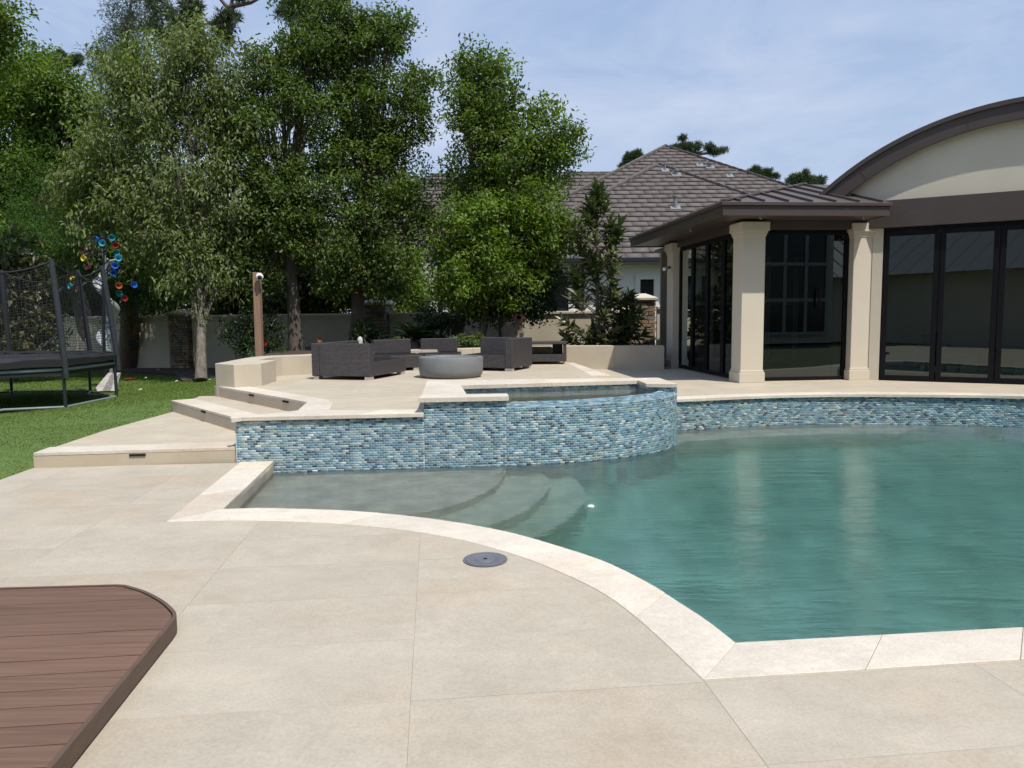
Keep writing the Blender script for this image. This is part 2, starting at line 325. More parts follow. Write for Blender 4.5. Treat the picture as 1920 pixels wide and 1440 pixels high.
# decking planks with long grain
M['plank'] = mat('brown_composite', (0.150, 0.090, 0.064), 0.7, 0.22, 3.2, 0.05, 20, rand=0.10, spec=0.2, stretch=(0.5, 14, 14), detail=9)
M['plank_edge'] = mat('brown_fascia', (0.105, 0.066, 0.044), 0.7, 0.15, 3.0, 0.1, 20, stretch=(3, 3, 14))
def wicker():
    m, N, L, b = new_mat('dark_wicker'); tc = N.new('ShaderNodeTexCoord')
    g = N.new('ShaderNodeNewGeometry'); sp = N.new('ShaderNodeSeparateXYZ'); L.new(tc.outputs['Object'], sp.inputs['Vector'])
    ad = N.new('ShaderNodeMath'); ad.operation = 'ADD'; L.new(sp.outputs['X'], ad.inputs[0]); L.new(sp.outputs['Y'], ad.inputs[1])
    cb = N.new('ShaderNodeCombineXYZ'); L.new(ad.outputs[0], cb.inputs['X']); L.new(sp.outputs['Z'], cb.inputs['Y'])
    br = N.new('ShaderNodeTexBrick'); br.inputs['Scale'].default_value = 1.0; br.inputs['Brick Width'].default_value = 0.05; br.inputs['Row Height'].default_value = 0.022; br.inputs['Mortar Size'].default_value = 0.0035
    br.inputs['Color1'].default_value = (0.088, 0.078, 0.082, 1); br.inputs['Color2'].default_value = (0.056, 0.049, 0.053, 1); br.inputs['Mortar'].default_value = (0.012, 0.010, 0.011, 1)
    L.new(cb.outputs['Vector'], br.inputs['Vector']); L.new(br.outputs['Color'], b.inputs['Base Color']); b.inputs['Roughness'].default_value = 0.5
    bp = N.new('ShaderNodeBump'); bp.inputs['Strength'].default_value = 0.6; bp.inputs['Distance'].default_value = 0.004; bp.invert = True
    L.new(br.outputs['Fac'], bp.inputs['Height']); L.new(bp.outputs['Normal'], b.inputs['Normal']); return m
M['wicker'] = wicker()
def glass_mat():
    m, N, L, b = new_mat('tinted_glass'); N.remove(b)
    fr = N.new('ShaderNodeFresnel'); fr.inputs['IOR'].default_value = 2.0
    t = N.new('ShaderNodeBsdfTransparent'); t.inputs['Color'].default_value = (0.34, 0.39, 0.37, 1)
    g = N.new('ShaderNodeBsdfGlossy'); g.inputs['Roughness'].default_value = 0.0; g.inputs['Color'].default_value = (0.75, 0.85, 0.82, 1)
    ms = N.new('ShaderNodeMixShader'); L.new(fr.outputs['Fac'], ms.inputs['Fac']); L.new(t.outputs['BSDF'], ms.inputs[1]); L.new(g.outputs['BSDF'], ms.inputs[2])
    L.new(ms.outputs['Shader'], N['Material Output'].inputs['Surface']); return m
M['glass'] = glass_mat()
def water_mat(name, absorb, dens, wave, wdist):
    m, N, L, b = new_mat(name); N.remove(b); out = N['Material Output']
    tc = N.new('ShaderNodeTexCoord')
    def nz(scale, detail, sx, sy):
        mp = N.new('ShaderNodeMapping'); mp.inputs['Scale'].default_value = (sx, sy, 1); L.new(tc.outputs['Object'], mp.inputs['Vector'])
        n = N.new('ShaderNodeTexNoise'); n.inputs['Scale'].default_value = scale; n.inputs['Detail'].default_value = detail; n.inputs['Distortion'].default_value = 0.6
        L.new(mp.outputs['Vector'], n.inputs['Vector']); return n.outputs['Fac']
    a1 = nz(2.1, 2, 0.50, 2.3); a2 = nz(8.0, 4, 0.6, 2.0)
    mul = N.new('ShaderNodeMath'); mul.operation = 'MULTIPLY_ADD'; mul.inputs[1].default_value = 0.45; L.new(a2, mul.inputs[0]); L.new(a1, mul.inputs[2])
    bp = N.new('ShaderNodeBump'); bp.inputs['Strength'].default_value = wave; bp.inputs['Distance'].default_value = wdist; L.new(mul.outputs[0], bp.inputs['Height'])
    rf = N.new('ShaderNodeBsdfRefraction'); rf.inputs['IOR'].default_value = 1.33; rf.inputs['Roughness'].default_value = 0.0
    gl = N.new('ShaderNodeBsdfGlossy'); gl.inputs['Roughness'].default_value = 0.02
    fr = N.new('ShaderNodeFresnel'); fr.inputs['IOR'].default_value = 1.40
    for n in (rf, gl, fr): L.new(bp.outputs['Normal'], n.inputs['Normal'])
    ms = N.new('ShaderNodeMixShader'); L.new(fr.outputs['Fac'], ms.inputs['Fac']); L.new(rf.outputs['BSDF'], ms.inputs[1]); L.new(gl.outputs['BSDF'], ms.inputs[2])
    L.new(ms.outputs['Shader'], out.inputs['Surface'])
    va = N.new('ShaderNodeVolumeAbsorption'); va.inputs['Color'].default_value = (*absorb, 1); va.inputs['Density'].default_value = dens
    L.new(va.outputs['Volume'], out.inputs['Volume']); return m
M['water'] = water_mat('pool_water', (0.29, 0.775, 0.80), 0.56, 0.40, 0.04)
M['spa_water'] = water_mat('spa_water', (0.45, 0.78, 0.70), 0.6, 0.7, 0.05)

# ------------------------------------------------------------------ key plan points
ZT, ZR, ZW, ZS = 0.505, 0.335, -0.125, 0.68          # terrace, lower side terrace, pool water, spa rim
Z1, Z2 = 0.165, 0.335
def ext(p, q, d):
    p = np.array(p); q = np.array(q); v = (q - p) / np.linalg.norm(q - p); return tuple(q + v * d)
coping_in = [at(x, y, 0) for x, y in ((418, 955.4), (486, 953.8), (532, 954.6), (615, 956.7), (698, 961.7), (782, 970), (865, 981.7), (960, 1000), (1059, 1028.6), (1139, 1056), (1219, 1096), (1272, 1129.5), (1325, 1164), (1379.7, 1206.6))]
coping_out = [at(x, y, 0) for x, y in ((312, 979), (386, 977.2), (473, 976.7), (532, 978), (615, 981.7), (698, 988), (782, 998), (865, 1013), (960, 1039), (1033, 1066), (1112.5, 1103), (1166, 1137.5), (1229, 1190.6), (1318, 1275.6))]
arc_in = smooth_path(coping_in, 5); arc_out = smooth_path(coping_out, 5)
c_in_R = at(1920, 1177, 0); c_out_R = at(1920, 1237, 0)
c_in_E = ext(coping_in[-1], c_in_R, 6.0); c_out_E = ext(coping_out[-1], c_out_R, 6.0)
side_in = at(516, 862, 0); side_out = at(457, 862, 0)
WALL0 = np.array((-3.06, 8.10)); WALL1 = np.array((-0.07, 8.40))
wall_line = [WALL0, WALL1]
spa_curve = smooth_path([(-0.07, 8.40), (0.42, 8.48), (0.87, 8.60), (1.25, 8.76), (1.60, 8.98), (1.92, 9.27), (2.12, 9.58), (2.21, 9.95), (2.21, 10.75)], 6)
back_wall = smooth_path([(2.21, 10.78), (2.60, 10.90), (3.72, 11.20), (4.65, 11.31), (5.61, 11.25), (6.6, 11.08), (7.47, 10.84), (9.0, 10.1)], 6)
pA, pB, pC, pD = at(402, 723, ZT), at(576, 754, ZT), at(558, 770, ZT), at(434, 785, ZT)

# ================================================================== SETTING
mb = MB(); mb.add([(-150, -60, -0.45), (150, -60, -0.45), (150, 260, -0.45), (-150, 260, -0.45)], [(0, 1, 2, 3)])
mb.v = [(x, y, -3.0) for x, y, z in mb.v]
# ground: one sheet with an opening for the pool pit
hole = [(-3.3, 3.0), (9.2, 3.0), (9.2, 12.0), (-3.3, 12.0)]
mb = MB(); O4 = [(-160, -60), (160, -60), (160, 280), (-160, 280)]
mb.add([(x, y, -0.12) for x, y in O4] + [(x, y, -0.12) for x, y in hole], [(0, 1, 5, 4), (1, 2, 6, 5), (2, 3, 7, 6), (3, 0, 4, 7)])
build('ground', mb, M['ground'], kind='structure')

# ---- tiles: a grid clipped to an outline
def clip_cell(poly, n, c):              # keep points with dot(n,p) <= c
    out = []
    for i in range(len(poly)):
        p, q = poly[i], poly[(i + 1) % len(poly)]; dp, dq = n @ p - c, n @ q - c
        if dp <= 0: out.append(p)
        if (dp < 0 < dq) or (dq < 0 < dp): out.append(p + (q - p) * (dp / (dp - dq)))
    return out
def tiles(poly, z, du, dv, u0, v0, m, parent, th=0.03, gap=0.0014, name='tile', near=None, ang=None, jit=0.0004):
    poly = [np.array(p, float) for p in poly]
    u_, v_ = (U2, V2) if ang is None else (np.array([math.cos(ang), math.sin(ang)]), np.array([-math.sin(ang), math.cos(ang)]))
    us = [p @ u_ for p in poly]; vv = [p @ v_ for p in poly]
    for i in range(math.floor((min(us) - u0) / du), math.ceil((max(us) - u0) / du)):
        for j in range(math.floor((min(vv) - v0) / dv), math.ceil((max(vv) - v0) / dv)):
            a, b = u0 + i * du, v0 + j * dv; q = poly
            for n, c in ((-u_, -(a + gap / 2)), (u_, a + du - gap / 2), (-v_, -(b + gap / 2)), (v_, b + dv - gap / 2)):
                q = clip_cell(q, n, c)
                if len(q) < 3: break
            if len(q) < 3: continue
            ar = 0.5 * abs(sum(q[k][0] * q[(k + 1) % len(q)][1] - q[(k + 1) % len(q)][0] * q[k][1] for k in range(len(q))))
            if ar < 0.004: continue
            q2 = [q[0]]
            for p in q[1:]:
                if np.linalg.norm(p - q2[-1]) > 1e-4: q2.append(p)
            if np.linalg.norm(q2[0] - q2[-1]) < 1e-4: q2.pop()
            if len(q2) < 3: continue
            cx, cy_ = np.mean([p[0] for p in q2]), np.mean([p[1] for p in q2])
            t = MB(); t.prism([(p[0] - cx, p[1] - cy_) for p in q2], -th, 0.0)
            o = build(name, t, m); o.parent = parent; wl_ = wloc(parent)
            o.location = (cx - wl_.x, cy_ - wl_.y, z - wl_.z + random.uniform(-jit, jit))
def slab(name, poly, z0, z1, m, parent=None, **kw):
    return build(name, MB().prism(poly, z0, z1), m, parent, **kw)
def stones(pin, pout, z, th, parent, length, m=None, name='coping_stone', gap=0.0022, bev=0.003, jit=0.001):
    """coping stones between two edge lines"""
    m = m or M['coping']; Ln = max(path_len(pin), path_len(pout)); n = max(1, round(Ln / length)); per = 6
    a = resample(pin, n * per + 1); b = resample(pout, n * per + 1)
    for i in range(n):
        A = a[i * per:(i + 1) * per + 1].copy(); B = b[i * per:(i + 1) * per + 1].copy()
        for X in (A, B):
            d = X[1] - X[0]; l = np.linalg.norm(d); X[0] += d / max(l, 1e-6) * min(gap / 2, l / 3)
            d = X[-1] - X[-2]; l = np.linalg.norm(d); X[-1] -= d / max(l, 1e-6) * min(gap / 2, l / 3)
        poly = [tuple(p) for p in A] + [tuple(p) for p in B[::-1]]
        cx, cy_ = np.mean([p[0] for p in poly]), np.mean([p[1] for p in poly])
        t = MB().prism([(p[0] - cx, p[1] - cy_) for p in poly], -th, 0)
        o = build(name, t, m, bevel=bev); o.parent = parent; w = wloc(parent); o.location = (cx - w.x, cy_ - w.y, z - w.z + random.uniform(-jit, jit))

# lower patio
lawn_edge = [at(66, 876, 0), at(0, 900, 0), (-5.25, 6.0), (-5.2, 3.0), (-5.2, -9.0)]
patio_poly = [at(66, 876, 0), (WALL0[0], 8.07), side_out] + [tuple(p) for p in arc_out] + [c_out_E, (c_out_E[0], -9.0)] + lawn_edge[::-1][:-1]
patio = slab('patio', patio_poly, -0.30, -0.0035, M['joint'], kind='structure')
patio_tiles_poly = [p for p in patio_poly]
tiles(patio_tiles_poly, 0.0, 1.27, 0.60, -0.125, 2.385, M['deck'], patio)

# stair treads and terraces
s1L, s1R = at(62, 850, Z1), at(446, 838.5, Z1)
t1_back_L, t1_back_R = at(327, 771, Z1), at(440, 804, Z1)
def off_line(p, q, d):                  # copy of segment p-q moved sideways (left of travel)
    p, q = np.array(p), np.array(q); v = (q - p) / np.linalg.norm(q - p); n = np.array([-v[1], v[0]]); return tuple(p + n * d), tuple(q + n * d)
steps = empty('garden_steps', (-4.2, 9.0, 0), 'cream stone steps climbing from the patio to the terrace, small dark lights in the risers', 'steps')
s2L, s2R = at(321, 751, Z2), at(434, 782, Z2)
wx = WALL0[0] + 0.02
s1R = (wx, s1R[1])
s2R = tuple(np.array(s2L) + (np.array(s2R) - np.array(s2L)) * ((wx + 0.0 - s2L[0]) / (s2R[0] - s2L[0])))
lawn1 = [s1L, at(103, 838, Z1), at(200, 806, Z1), s2L]
slab('step_base', [s1L, s1R, (wx, 9.6), (s2L[0] + .5, 11.0), s2L], -0.1, Z1 - 0.035, M['riser'], steps)
n1a, n1b = off_line(s1L, s1R, 0.36); n1b = ext(n1a, n1b, (wx - n1b[0]) * 1.002)
stones([s1L, s1R], [n1a, n1b], Z1 + 0.004, 0.036, steps, 0.95)
s2Lb, s2Rb = off_line(s2L, s2R, 0.05)
tiles([n1a, n1b, (wx, s2Rb[1]), s2Rb, s2Lb, at(200, 806, Z1), at(103, 838, Z1)], Z1, 1.27, 0.6, -0.125, 2.385, M['terrace'], steps)
slab('step_base', [s2L, s2R, (wx - .02, 8.45), (-2.4, 9.5), (-4.8, 12.2), pA], 0.0, Z2 - 0.035, M['riser'], steps)
n2a, n2b = off_line(s2L, s2R, 0.34); n2b = ext(n2a, n2b, .30)
stones([s2L, s2R], [n2a, n2b], Z2 + 0.004, 0.036, steps, 1.0)
tiles([n2a, n2b, (-2.4, 9.2), (-2.4, 9.9), pA, (pA[0] - 0.25, pA[1])], Z2, 1.27, 0.6, -0.125, 2.385, M['terrace'], steps)
# riser lights
def step_light(px, py, p, q, out=0.004):
    d = ray(px, py); p = np.array(p); q = np.array(q); e = q - p
    A_ = np.array([[d[0], -e[0]], [d[1], -e[1]]]); t, _w = np.linalg.solve(A_, p); pos = np.array([d[0] * t, d[1] * t]); z = EYE + d[2] * t
    ang = math.atan2(e[1], e[0]); n_ = np.array([e[1], -e[0]]) / np.linalg.norm(e); pos = pos + n_ * out
    build('step_light', MB().box((pos[0], pos[1], z), (0.17, 0.02, 0.026), ang), M['lid_dark'], steps, bevel=0.003)
step_light(258, 853, s1L, s1R); step_light(382, 772, s2L, s2R); step_light(472, 741, pA, pB); step_light(536, 753, pA, pB)
# raised terrace
strL0, strL1, strR0, strR1 = at(1062.5, 680, ZT), at(1115, 707.5, ZT), at(1075, 680, ZT), at(1155, 707.5, ZT)
strL1 = ext(strL0, strL1, -0.4); strR1 = ext(strR0, strR1, -0.4)
spa_LB, spa_RB2, spa_n1 = at(801, 713, ZS), at(1232, 707, ZS), at(1192, 707, ZS)
wall_n = np.array([-(WALL1 - WALL0)[1], (WALL1 - WALL0)[0]]); wall_n /= np.linalg.norm(wall_n)
def wall_pt(x, off=0.0):
    t = (x - WALL0[0]) / (WALL1[0] - WALL0[0]); return tuple(WALL0 + (WALL1 - WALL0) * t + wall_n * off)
terr_poly = [pA, pB, pC, wall_pt(-2.9, .25), wall_pt(-1.0, .05), (-1.0, 10.4), (2.1, 10.72), (strR1[0], 11.2), strR1, strR0, (1.6, 18.6), (-4.2, 17.0), (-4.9, 14.5), (-4.75, 12.6)]
terrace = slab('terrace', terr_poly, -0.1, ZT - 0.032, M['riser'], kind='structure')
nAi, nBi = off_line(pA, pB, 0.32)
stones([pA, pB], [nAi, ext(nAi, nBi, -0.1)], ZT + 0.003, 0.036, steps, 1.0)
wc_back_r = wall_pt(-1.02, 0.30)
tiles([nAi, ext(nAi, nBi, -0.1), (-2.28, 9.35), (-2.15, 8.66), wc_back_r, (-1.02, 10.2), (-1.1, 10.8), (2.05, 11.3), strL1, strL0, (1.5, 18.4), (-4.2, 17.0), (-4.9, 14.5), (-4.72, 12.6)], ZT, 1.2, 0.6, 0.1, 2.385, M['terrace'], terrace)
stones([strL1, strL0], [strR1, strR0], ZT + 0.003, 0.036, terrace, 0.9)
side_poly = [(2.0, 10.95)] + [tuple(p) for p in back_wall] + [(9.0, 10.1), (11, 10), (11, 14.2), (9.0, 14.5), (6.5, 18.5), (1.35, 18.6), (1.4, 11.2)]
side_terr = slab('side_terrace', side_poly, -0.1, ZR - 0.032, M['riser'], kind='structure')

# lawn
def lawn_h(x, y):
    a = np.clip((x + 8.5) / 3.2, 0, 1); b = np.clip((y - 7.6) / 1.1, 0, 1); c = np.clip((y - 10.8) / 1.6, 0, 1)
    return -0.035 + a * (0.15 * b + 0.15 * c)
edge_pts = [(-5.2, -9), (-5.2, 3), (-5.25, 6.0), at(0, 900, 0), at(66, 876, 0), s1L, at(103, 838, Z1), at(200, 806, Z1), s2L, pA, at(405, 724, ZT), (-4.9, 12.8), (-5.4, 14.4), (-5.6, 16), (-5.6, 26)]
def lawn_edge_x(y):
    e = np.array(sorted(edge_pts, key=lambda p: p[1])); return np.interp(y, e[:, 1], e[:, 0])
nx, ny = 140, 80; gx = np.linspace(-22, -3.6, nx); gy = np.linspace(-9, 25.5, ny); X, Yg = np.meshgrid(gx, gy, indexing='ij')
Zl = np.where(X > lawn_edge_x(Yg) + 0.05, -0.3, lawn_h(X, Yg)); Vl = np.stack([X, Yg, Zl], -1).reshape(-1, 3)
idx = np.arange(nx * ny).reshape(nx, ny); Fl = np.stack([idx[:-1, :-1], idx[1:, :-1], idx[1:, 1:], idx[:-1, 1:]], -1).reshape(-1, 4)
lawn = mesh_np('lawn', Vl, Fl, M['turf'], smooth=True, kind='structure')
NB = 300000
yy = 2.6 + (25 - 2.6) * RNG.random(NB) ** 1.5; xx = -16.5 + RNG.random(NB) * 12.5
ok = xx < lawn_edge_x(yy) - 0.012; xx, yy = xx[ok], yy[ok]; n = len(xx)
sc = 0.75 + yy / 16; h = (0.009 + 0.007 * RNG.random(n)) * sc; w = 0.0040 * sc * (0.7 + RNG.random(n) * 0.6); an = RNG.random(n) * 2 * np.pi
zb = lawn_h(xx, yy); lean = RNG.normal(0, 0.010, (n, 2)) * sc[:, None] + np.array([0.008, 0.004])
b0 = np.stack([xx - np.cos(an) * w, yy - np.sin(an) * w, zb], 1); b1 = np.stack([xx + np.cos(an) * w, yy + np.sin(an) * w, zb], 1); tp = np.stack([xx + lean[:, 0], yy + lean[:, 1], zb + h], 1)
Vg = np.stack([b0, b1, tp], 1).reshape(-1, 3); Fg = np.arange(3 * n).reshape(-1, 3)
tone = (0.8 + 0.4 * RNG.random(n)); tint = np.repeat(np.stack([tone * (0.85 + 0.4 * RNG.random(n)), tone, tone * 0.9], 1), 3, 0)
mesh_np('turf_grass', Vg, Fg, M['blade'], tint=tint, kind='stuff', label='short green artificial turf on the side lawn', category='grass') if False else mesh_np('turf_grass', Vg, Fg, M['blade'], tint=tint, kind='stuff')

# ================================================================== POOL
pool = empty('swimming_pool', (1.5, 6.5, 0), 'turquoise freeform pool with pale stone rim and blue mosaic walls below the pavilion', 'pool')
rim_in = [tuple(p) for p in arc_in]
pool_outline = rim_in + [c_in_E, (c_in_E[0], 9.0), (9.0, 10.1)] + [tuple(p) for p in back_wall[::-1]] + [tuple(p) for p in spa_curve[::-1]] + [tuple(WALL1), side_in]
FLOOR = -1.55
# basin shell: walls and floor of pale pebble plaster
o2 = pool_outline; n = len(o2); mb = MB()
mb.add([(x, y, -0.02) for x, y in o2] + [(x, y, FLOOR) for x, y in o2], [(i, (i + 1) % n, n + (i + 1) % n, n + i) for i in range(n)])
mb.add([(x, y, FLOOR) for x, y in o2], [tuple(range(n))])
build('pool_shell', mb, M['plaster'], pool)
# tanning shelf and two rounded steps
def shelf(name, zt, edge):
    a = [tuple(p) for p in smooth_path([at(x, y, zt_) for x, y, zt_ in edge], 6)]
    return a
sh_edges = [(-0.33, [(948, 874, -.16), (944, 890, -.16), (925, 912, -.17), (880, 935, -.17), (820, 953, -.17), (740, 966, -.17)]),
            (-0.58, [(1000, 868, -.18), (1030, 893, -.19), (1026, 914, -.2), (990, 944, -.2), (930, 970, -.2), (830, 985, -.2)]),
            (-0.85, [(1060, 866, -.2), (1097, 905, -.22), (1090, 930, -.23), (1055, 960, -.24), (1000, 990, -.25), (930, 1012, -.25)])]
for zt_, e in sh_edges:
    ed = [tuple(p) for p in smooth_path([at(x, y, q) for x, y, q in e], 6)]
    poly = ed + [tuple(p) for p in (np.array(coping_in[4]) + [0, -0.15], np.array(coping_in[2]) + [0, -0.1], np.array(coping_in[0]) + [-0.1, -0.05])] + [(-2.75, 8.3), tuple(WALL1 + wall_n * 0.06)]
    slab('pool_step', poly, FLOOR + 0.002, zt_, M['plaster'], pool)
# bench below the far wall
bi = [tuple(p) for p in back_wall[:-14]]
bench = bi + [(bi[-1][0] - 0.6, bi[-1][1] - 0.35)] + [tuple(np.array(p) + [0.05, -0.55]) for p in bi[::-1][4:]]
slab('pool_bench', bench, FLOOR + 0.003, -0.50, M['plaster'], pool)
# coping around the pool
stones([side_in, coping_in[0]], [side_out, coping_out[0]], 0.006, 0.05, pool, 0.78)
stones(rim_in, [tuple(p) for p in arc_out], 0.006, 0.05, pool, 0.72)
stones([coping_in[-1], c_in_E], [coping_out[-1], c_out_E], 0.006, 0.05, pool, 0.78)
bw_out = []
for i, p in enumerate(back_wall):
    d = back_wall[min(i + 1, len(back_wall) - 1)] - back_wall[max(i - 1, 0)]; d = d / np.linalg.norm(d); bw_out.append((p + np.array([-d[1], d[0]]) * 0.30, p - np.array([-d[1], d[0]]) * 0.035))
stones([q[1] for q in bw_out], [q[0] for q in bw_out], ZR + 0.004, 0.045, pool, 0.75)
tiles([(2.0, 11.2)] + [tuple(q[0]) for q in bw_out] + [(9.2, 10.4), (11, 10.2), (11, 14.2), (9.0, 14.5), (6.5, 18.5), (strR0[0], 18.5), strR0, strR1], ZR, 1.2, 0.6, 0.1, 2.385, M['terrace'], side_terr)

# ---- glass mosaic
TL, TH, GR = 0.0535, 0.0232, 0.0042
PAL = [((0.11, 0.22, 0.30), 10), ((0.20, 0.34, 0.41), 12), ((0.31, 0.44, 0.49), 11), ((0.07, 0.14, 0.20), 7), ((0.11, 0.26, 0.30), 9), ((0.40, 0.49, 0.52), 9), ((0.045, 0.08, 0.11), 4),
       ((0.24, 0.36, 0.36), 7), ((0.54, 0.58, 0.56), 4), ((0.20, 0.30, 0.27), 6), ((0.38, 0.38, 0.31), 2.6), ((0.13, 0.28, 0.40), 7)]
PC = np.array([c for c, w in PAL]); PC = (PC * .84 + PC.mean(1, keepdims=True) * .16) * np.array([.92, .97, .97]); PC = PC ** 1.08 * 1.10; PW = np.array([w for c, w in PAL]); PW = PW / PW.sum()
MOS = []            # (parent, centre, tangent, up, normal, length, colour)
def mosaic(path, z0, z1, parent, side=-1, d=0.0004, slope=None):
    path = np.array(path, float); ln = np.r_[0, np.cumsum(np.linalg.norm(np.diff(path, axis=0), axis=1))]
    rows = int(round((z1 - z0) / (TH + GR)))
    hh = (z1 - z0) / rows
    for r in range(rows):
        s = -(r % 2) * (TL + GR) / 2 - RNG.random() * 0.004
        while s < ln[-1]:
            a, b = max(0, s), min(ln[-1], s + TL); s += TL + GR
            if b - a < 0.015: continue
            m_ = (a + b) / 2; k = min(np.searchsorted(ln, m_, side='right') - 1, len(path) - 2); f = (m_ - ln[k]) / max(ln[k + 1] - ln[k], 1e-9)
            p = path[k] + (path[k + 1] - path[k]) * f
            # smoothed tangent
            e0 = max(0, m_ - 0.05); e1 = min(ln[-1], m_ + 0.05)
            q0 = np.array([np.interp(e0, ln, path[:, 0]), np.interp(e0, ln, path[:, 1])]); q1 = np.array([np.interp(e1, ln, path[:, 0]), np.interp(e1, ln, path[:, 1])])
            t = (q1 - q0) / np.linalg.norm(q1 - q0); nrm = np.array([-t[1], t[0]]) * side
            MOS.append((parent, np.array([p[0] + nrm[0] * d, p[1] + nrm[1] * d, z0 + (r + 0.5) * hh]), np.array([t[0], t[1], 0]), np.array([0, 0, 1.0]), np.array([nrm[0], nrm[1], 0]), b - a, hh - GR))
def flat_mosaic(path, width, z_in, z_out, parent):
    """rows of tiles on a bevelled ledge that falls from z_in (inner edge) to z_out (outer edge); path = outer edge"""
    path = np.array(path, float); rows = int(round(width / (TH + GR)))
    for r in range(rows):
        f = (r + 0.5) / rows; P_ = []
        for i in range(len(path)):
            dd = path[min(i + 1, len(path) - 1)] - path[max(i - 1, 0)]; dd = dd / np.linalg.norm(dd); P_.append(path[i] + np.array([-dd[1], dd[0]]) * width * (1 - f))
        P_ = np.array(P_); ln = np.r_[0, np.cumsum(np.linalg.norm(np.diff(P_, axis=0), axis=1))]; s = -(r % 2) * 0.034
        while s < ln[-1]:
            a, b = max(0, s), min(ln[-1], s + TL); s += TL + GR
            if b - a < 0.015: continue
            m_ = (a + b) / 2; p = np.array([np.interp(m_, ln, P_[:, 0]), np.interp(m_, ln, P_[:, 1])])
            q1 = np.array([np.interp(m_ + .04, ln, P_[:, 0]), np.interp(m_ + .04, ln, P_[:, 1])]); q0 = np.array([np.interp(m_ - .04, ln, P_[:, 0]), np.interp(m_ - .04, ln, P_[:, 1])])
            t = (q1 - q0) / np.linalg.norm(q1 - q0); ou = np.array([t[1], -t[0]]); dz = (z_out - z_in); up = np.array([-ou[0] * width, -ou[1] * width, -dz]); up /= np.linalg.norm(up)
            T = np.array([t[0], t[1], 0]); nn = np.cross(T, up); nn = nn if nn[2] > 0 else -nn
            MOS.append((parent, np.array([p[0], p[1], z_in + dz * f]) + nn * 0.002, T, up, nn, b - a, width / rows - GR))

low_wall = empty('retaining_wall', (-2.0, 8.2, 0), 'low wall clad in blue glass mosaic with a flat pale coping, left of the raised spa', 'wall')
spa = empty('raised_spa', (0.6, 9.6, 0), 'raised curved spa clad in blue glass mosaic with a pale stone rim and spillover lip', 'spa')
WE = WALL0 + (WALL1 - WALL0) * 0.69                                   # where the low wall meets the spa (x about -1)
# cores (grout coloured)
slab('wall_core', [tuple(WALL0), tuple(WE), tuple(WE + wall_n * 0.3), tuple(WALL0 + wall_n * 0.5), ], -0.4, ZT - 0.05, M['grout'], low_wall)
mosaic([WALL0 + (WALL1 - WALL0) * 0.004, WE], -0.19, ZT - 0.048, low_wall)
mosaic([(WALL0[0], 8.6), tuple(WALL0)], -0.0, ZT - 0.048, low_wall)
wl0 = wall_pt(-3.10, -0.035); wl1 = wall_pt(-1.0, -0.035)
stones([wl0, wl1], [tuple(np.array(pC) + [0.02, 0.02]), wc_back_r], ZT + 0.003, 0.045, low_wall, 0.75)
slab('corner_stone', [wl0, tuple(np.array(pC) + [0.015, 0.02]), pC, tuple(np.array(pC)), pD], ZT - 0.043, ZT + 0.002, M['coping'], low_wall)
slab('corner_stone', [pC, tuple(np.array(pC) + [0.02, 0.02]), (-2.15, 8.66), (-2.28, 9.35), ext(nAi, nBi, -0.1), ext(pA, pB, .004)], ZT - 0.043, ZT + 0.003, M['coping'], low_wall)
# pool inside left wall, far wall
mosaic([side_in, coping_in[0]][::-1], -0.19, -0.045, pool, side=1)
mosaic([tuple(p) for p in back_wall], -0.19, ZR - 0.042, pool, side=-1)
mosaic([tuple(p) for p in arc_in][::-1], -0.19, -0.045, pool, side=-1)
bb = MB(); bwp = [tuple(p) for p in back_wall]; k_ = len(bwp)
bb.add([(x, y, -0.25) for x, y in bwp] + [(x, y, ZR - 0.04) for x, y in bwp], [(i, i + 1, k_ + i + 1, k_ + i) for i in range(k_ - 1)]); build('wall_backing', bb, M['grout'], pool)
bb = MB(); q_ = [side_in, coping_in[0]] + [tuple(p) for p in arc_in]; k_ = len(q_)
bb.add([(x, y, -0.2) for x, y in q_] + [(x, y, -0.043) for x, y in q_], [(i, i + 1, k_ + i + 1, k_ + i) for i in range(k_ - 1)]); build('wall_backing', bb, M['grout'], pool)
# spa body
ZL_out, ZL_in = 0.545, 0.585
sc_ = np.array(spa_curve); i_e = int(np.argmin(np.abs(sc_[:, 1] - 9.75) + (sc_[:, 0] < 2) * 9)); lip = sc_[:i_e + 1]
lip_in = []
for i in range(len(lip)):
    dd = lip[min(i + 1, len(lip) - 1)] - lip[max(i - 1, 0)]; dd = dd / np.linalg.norm(dd); lip_in.append(lip[i] + np.array([-dd[1], dd[0]]) * 0.22)
spaL_front_end = at(947, 751, ZS)
spa_front_L = wall_pt(-1.0); spa_front_C = tuple(WALL1)
left_in_F, left_in_B = at(872, 741, ZS), at(863, 722, ZS)
back_in_R = at(1195, 712.5, ZS); notch_F = at(1213, 718.5, ZS); end_F = at(1266, 719, ZS); end_B = at(1232, 708, ZS)
build_poly = [spa_front_L, spa_front_C, tuple(lip_in[0]), left_in_F, left_in_B, spa_LB]
slab('spa_wall', [spa_front_L, tuple(WALL1), (WALL1[0], WALL1[1] + 0.28), (left_in_F[0], WALL1[1] + 0.25), left_in_B, spa_LB], -0.4, ZS - 0.055, M['grout'], spa)
slab('spa_wall', [spa_LB, left_in_B, back_in_R, end_B], -0.3, ZS - 0.055, M['grout'], spa)
slab('spa_wall', [back_in_R, notch_F, end_F, (2.2, 10.75), end_B], -0.3, ZS - 0.055, M['grout'], spa)
mb = MB(); L1, L2 = [tuple(p) for p in lip], [tuple(p) for p in lip_in]; n = len(L1)
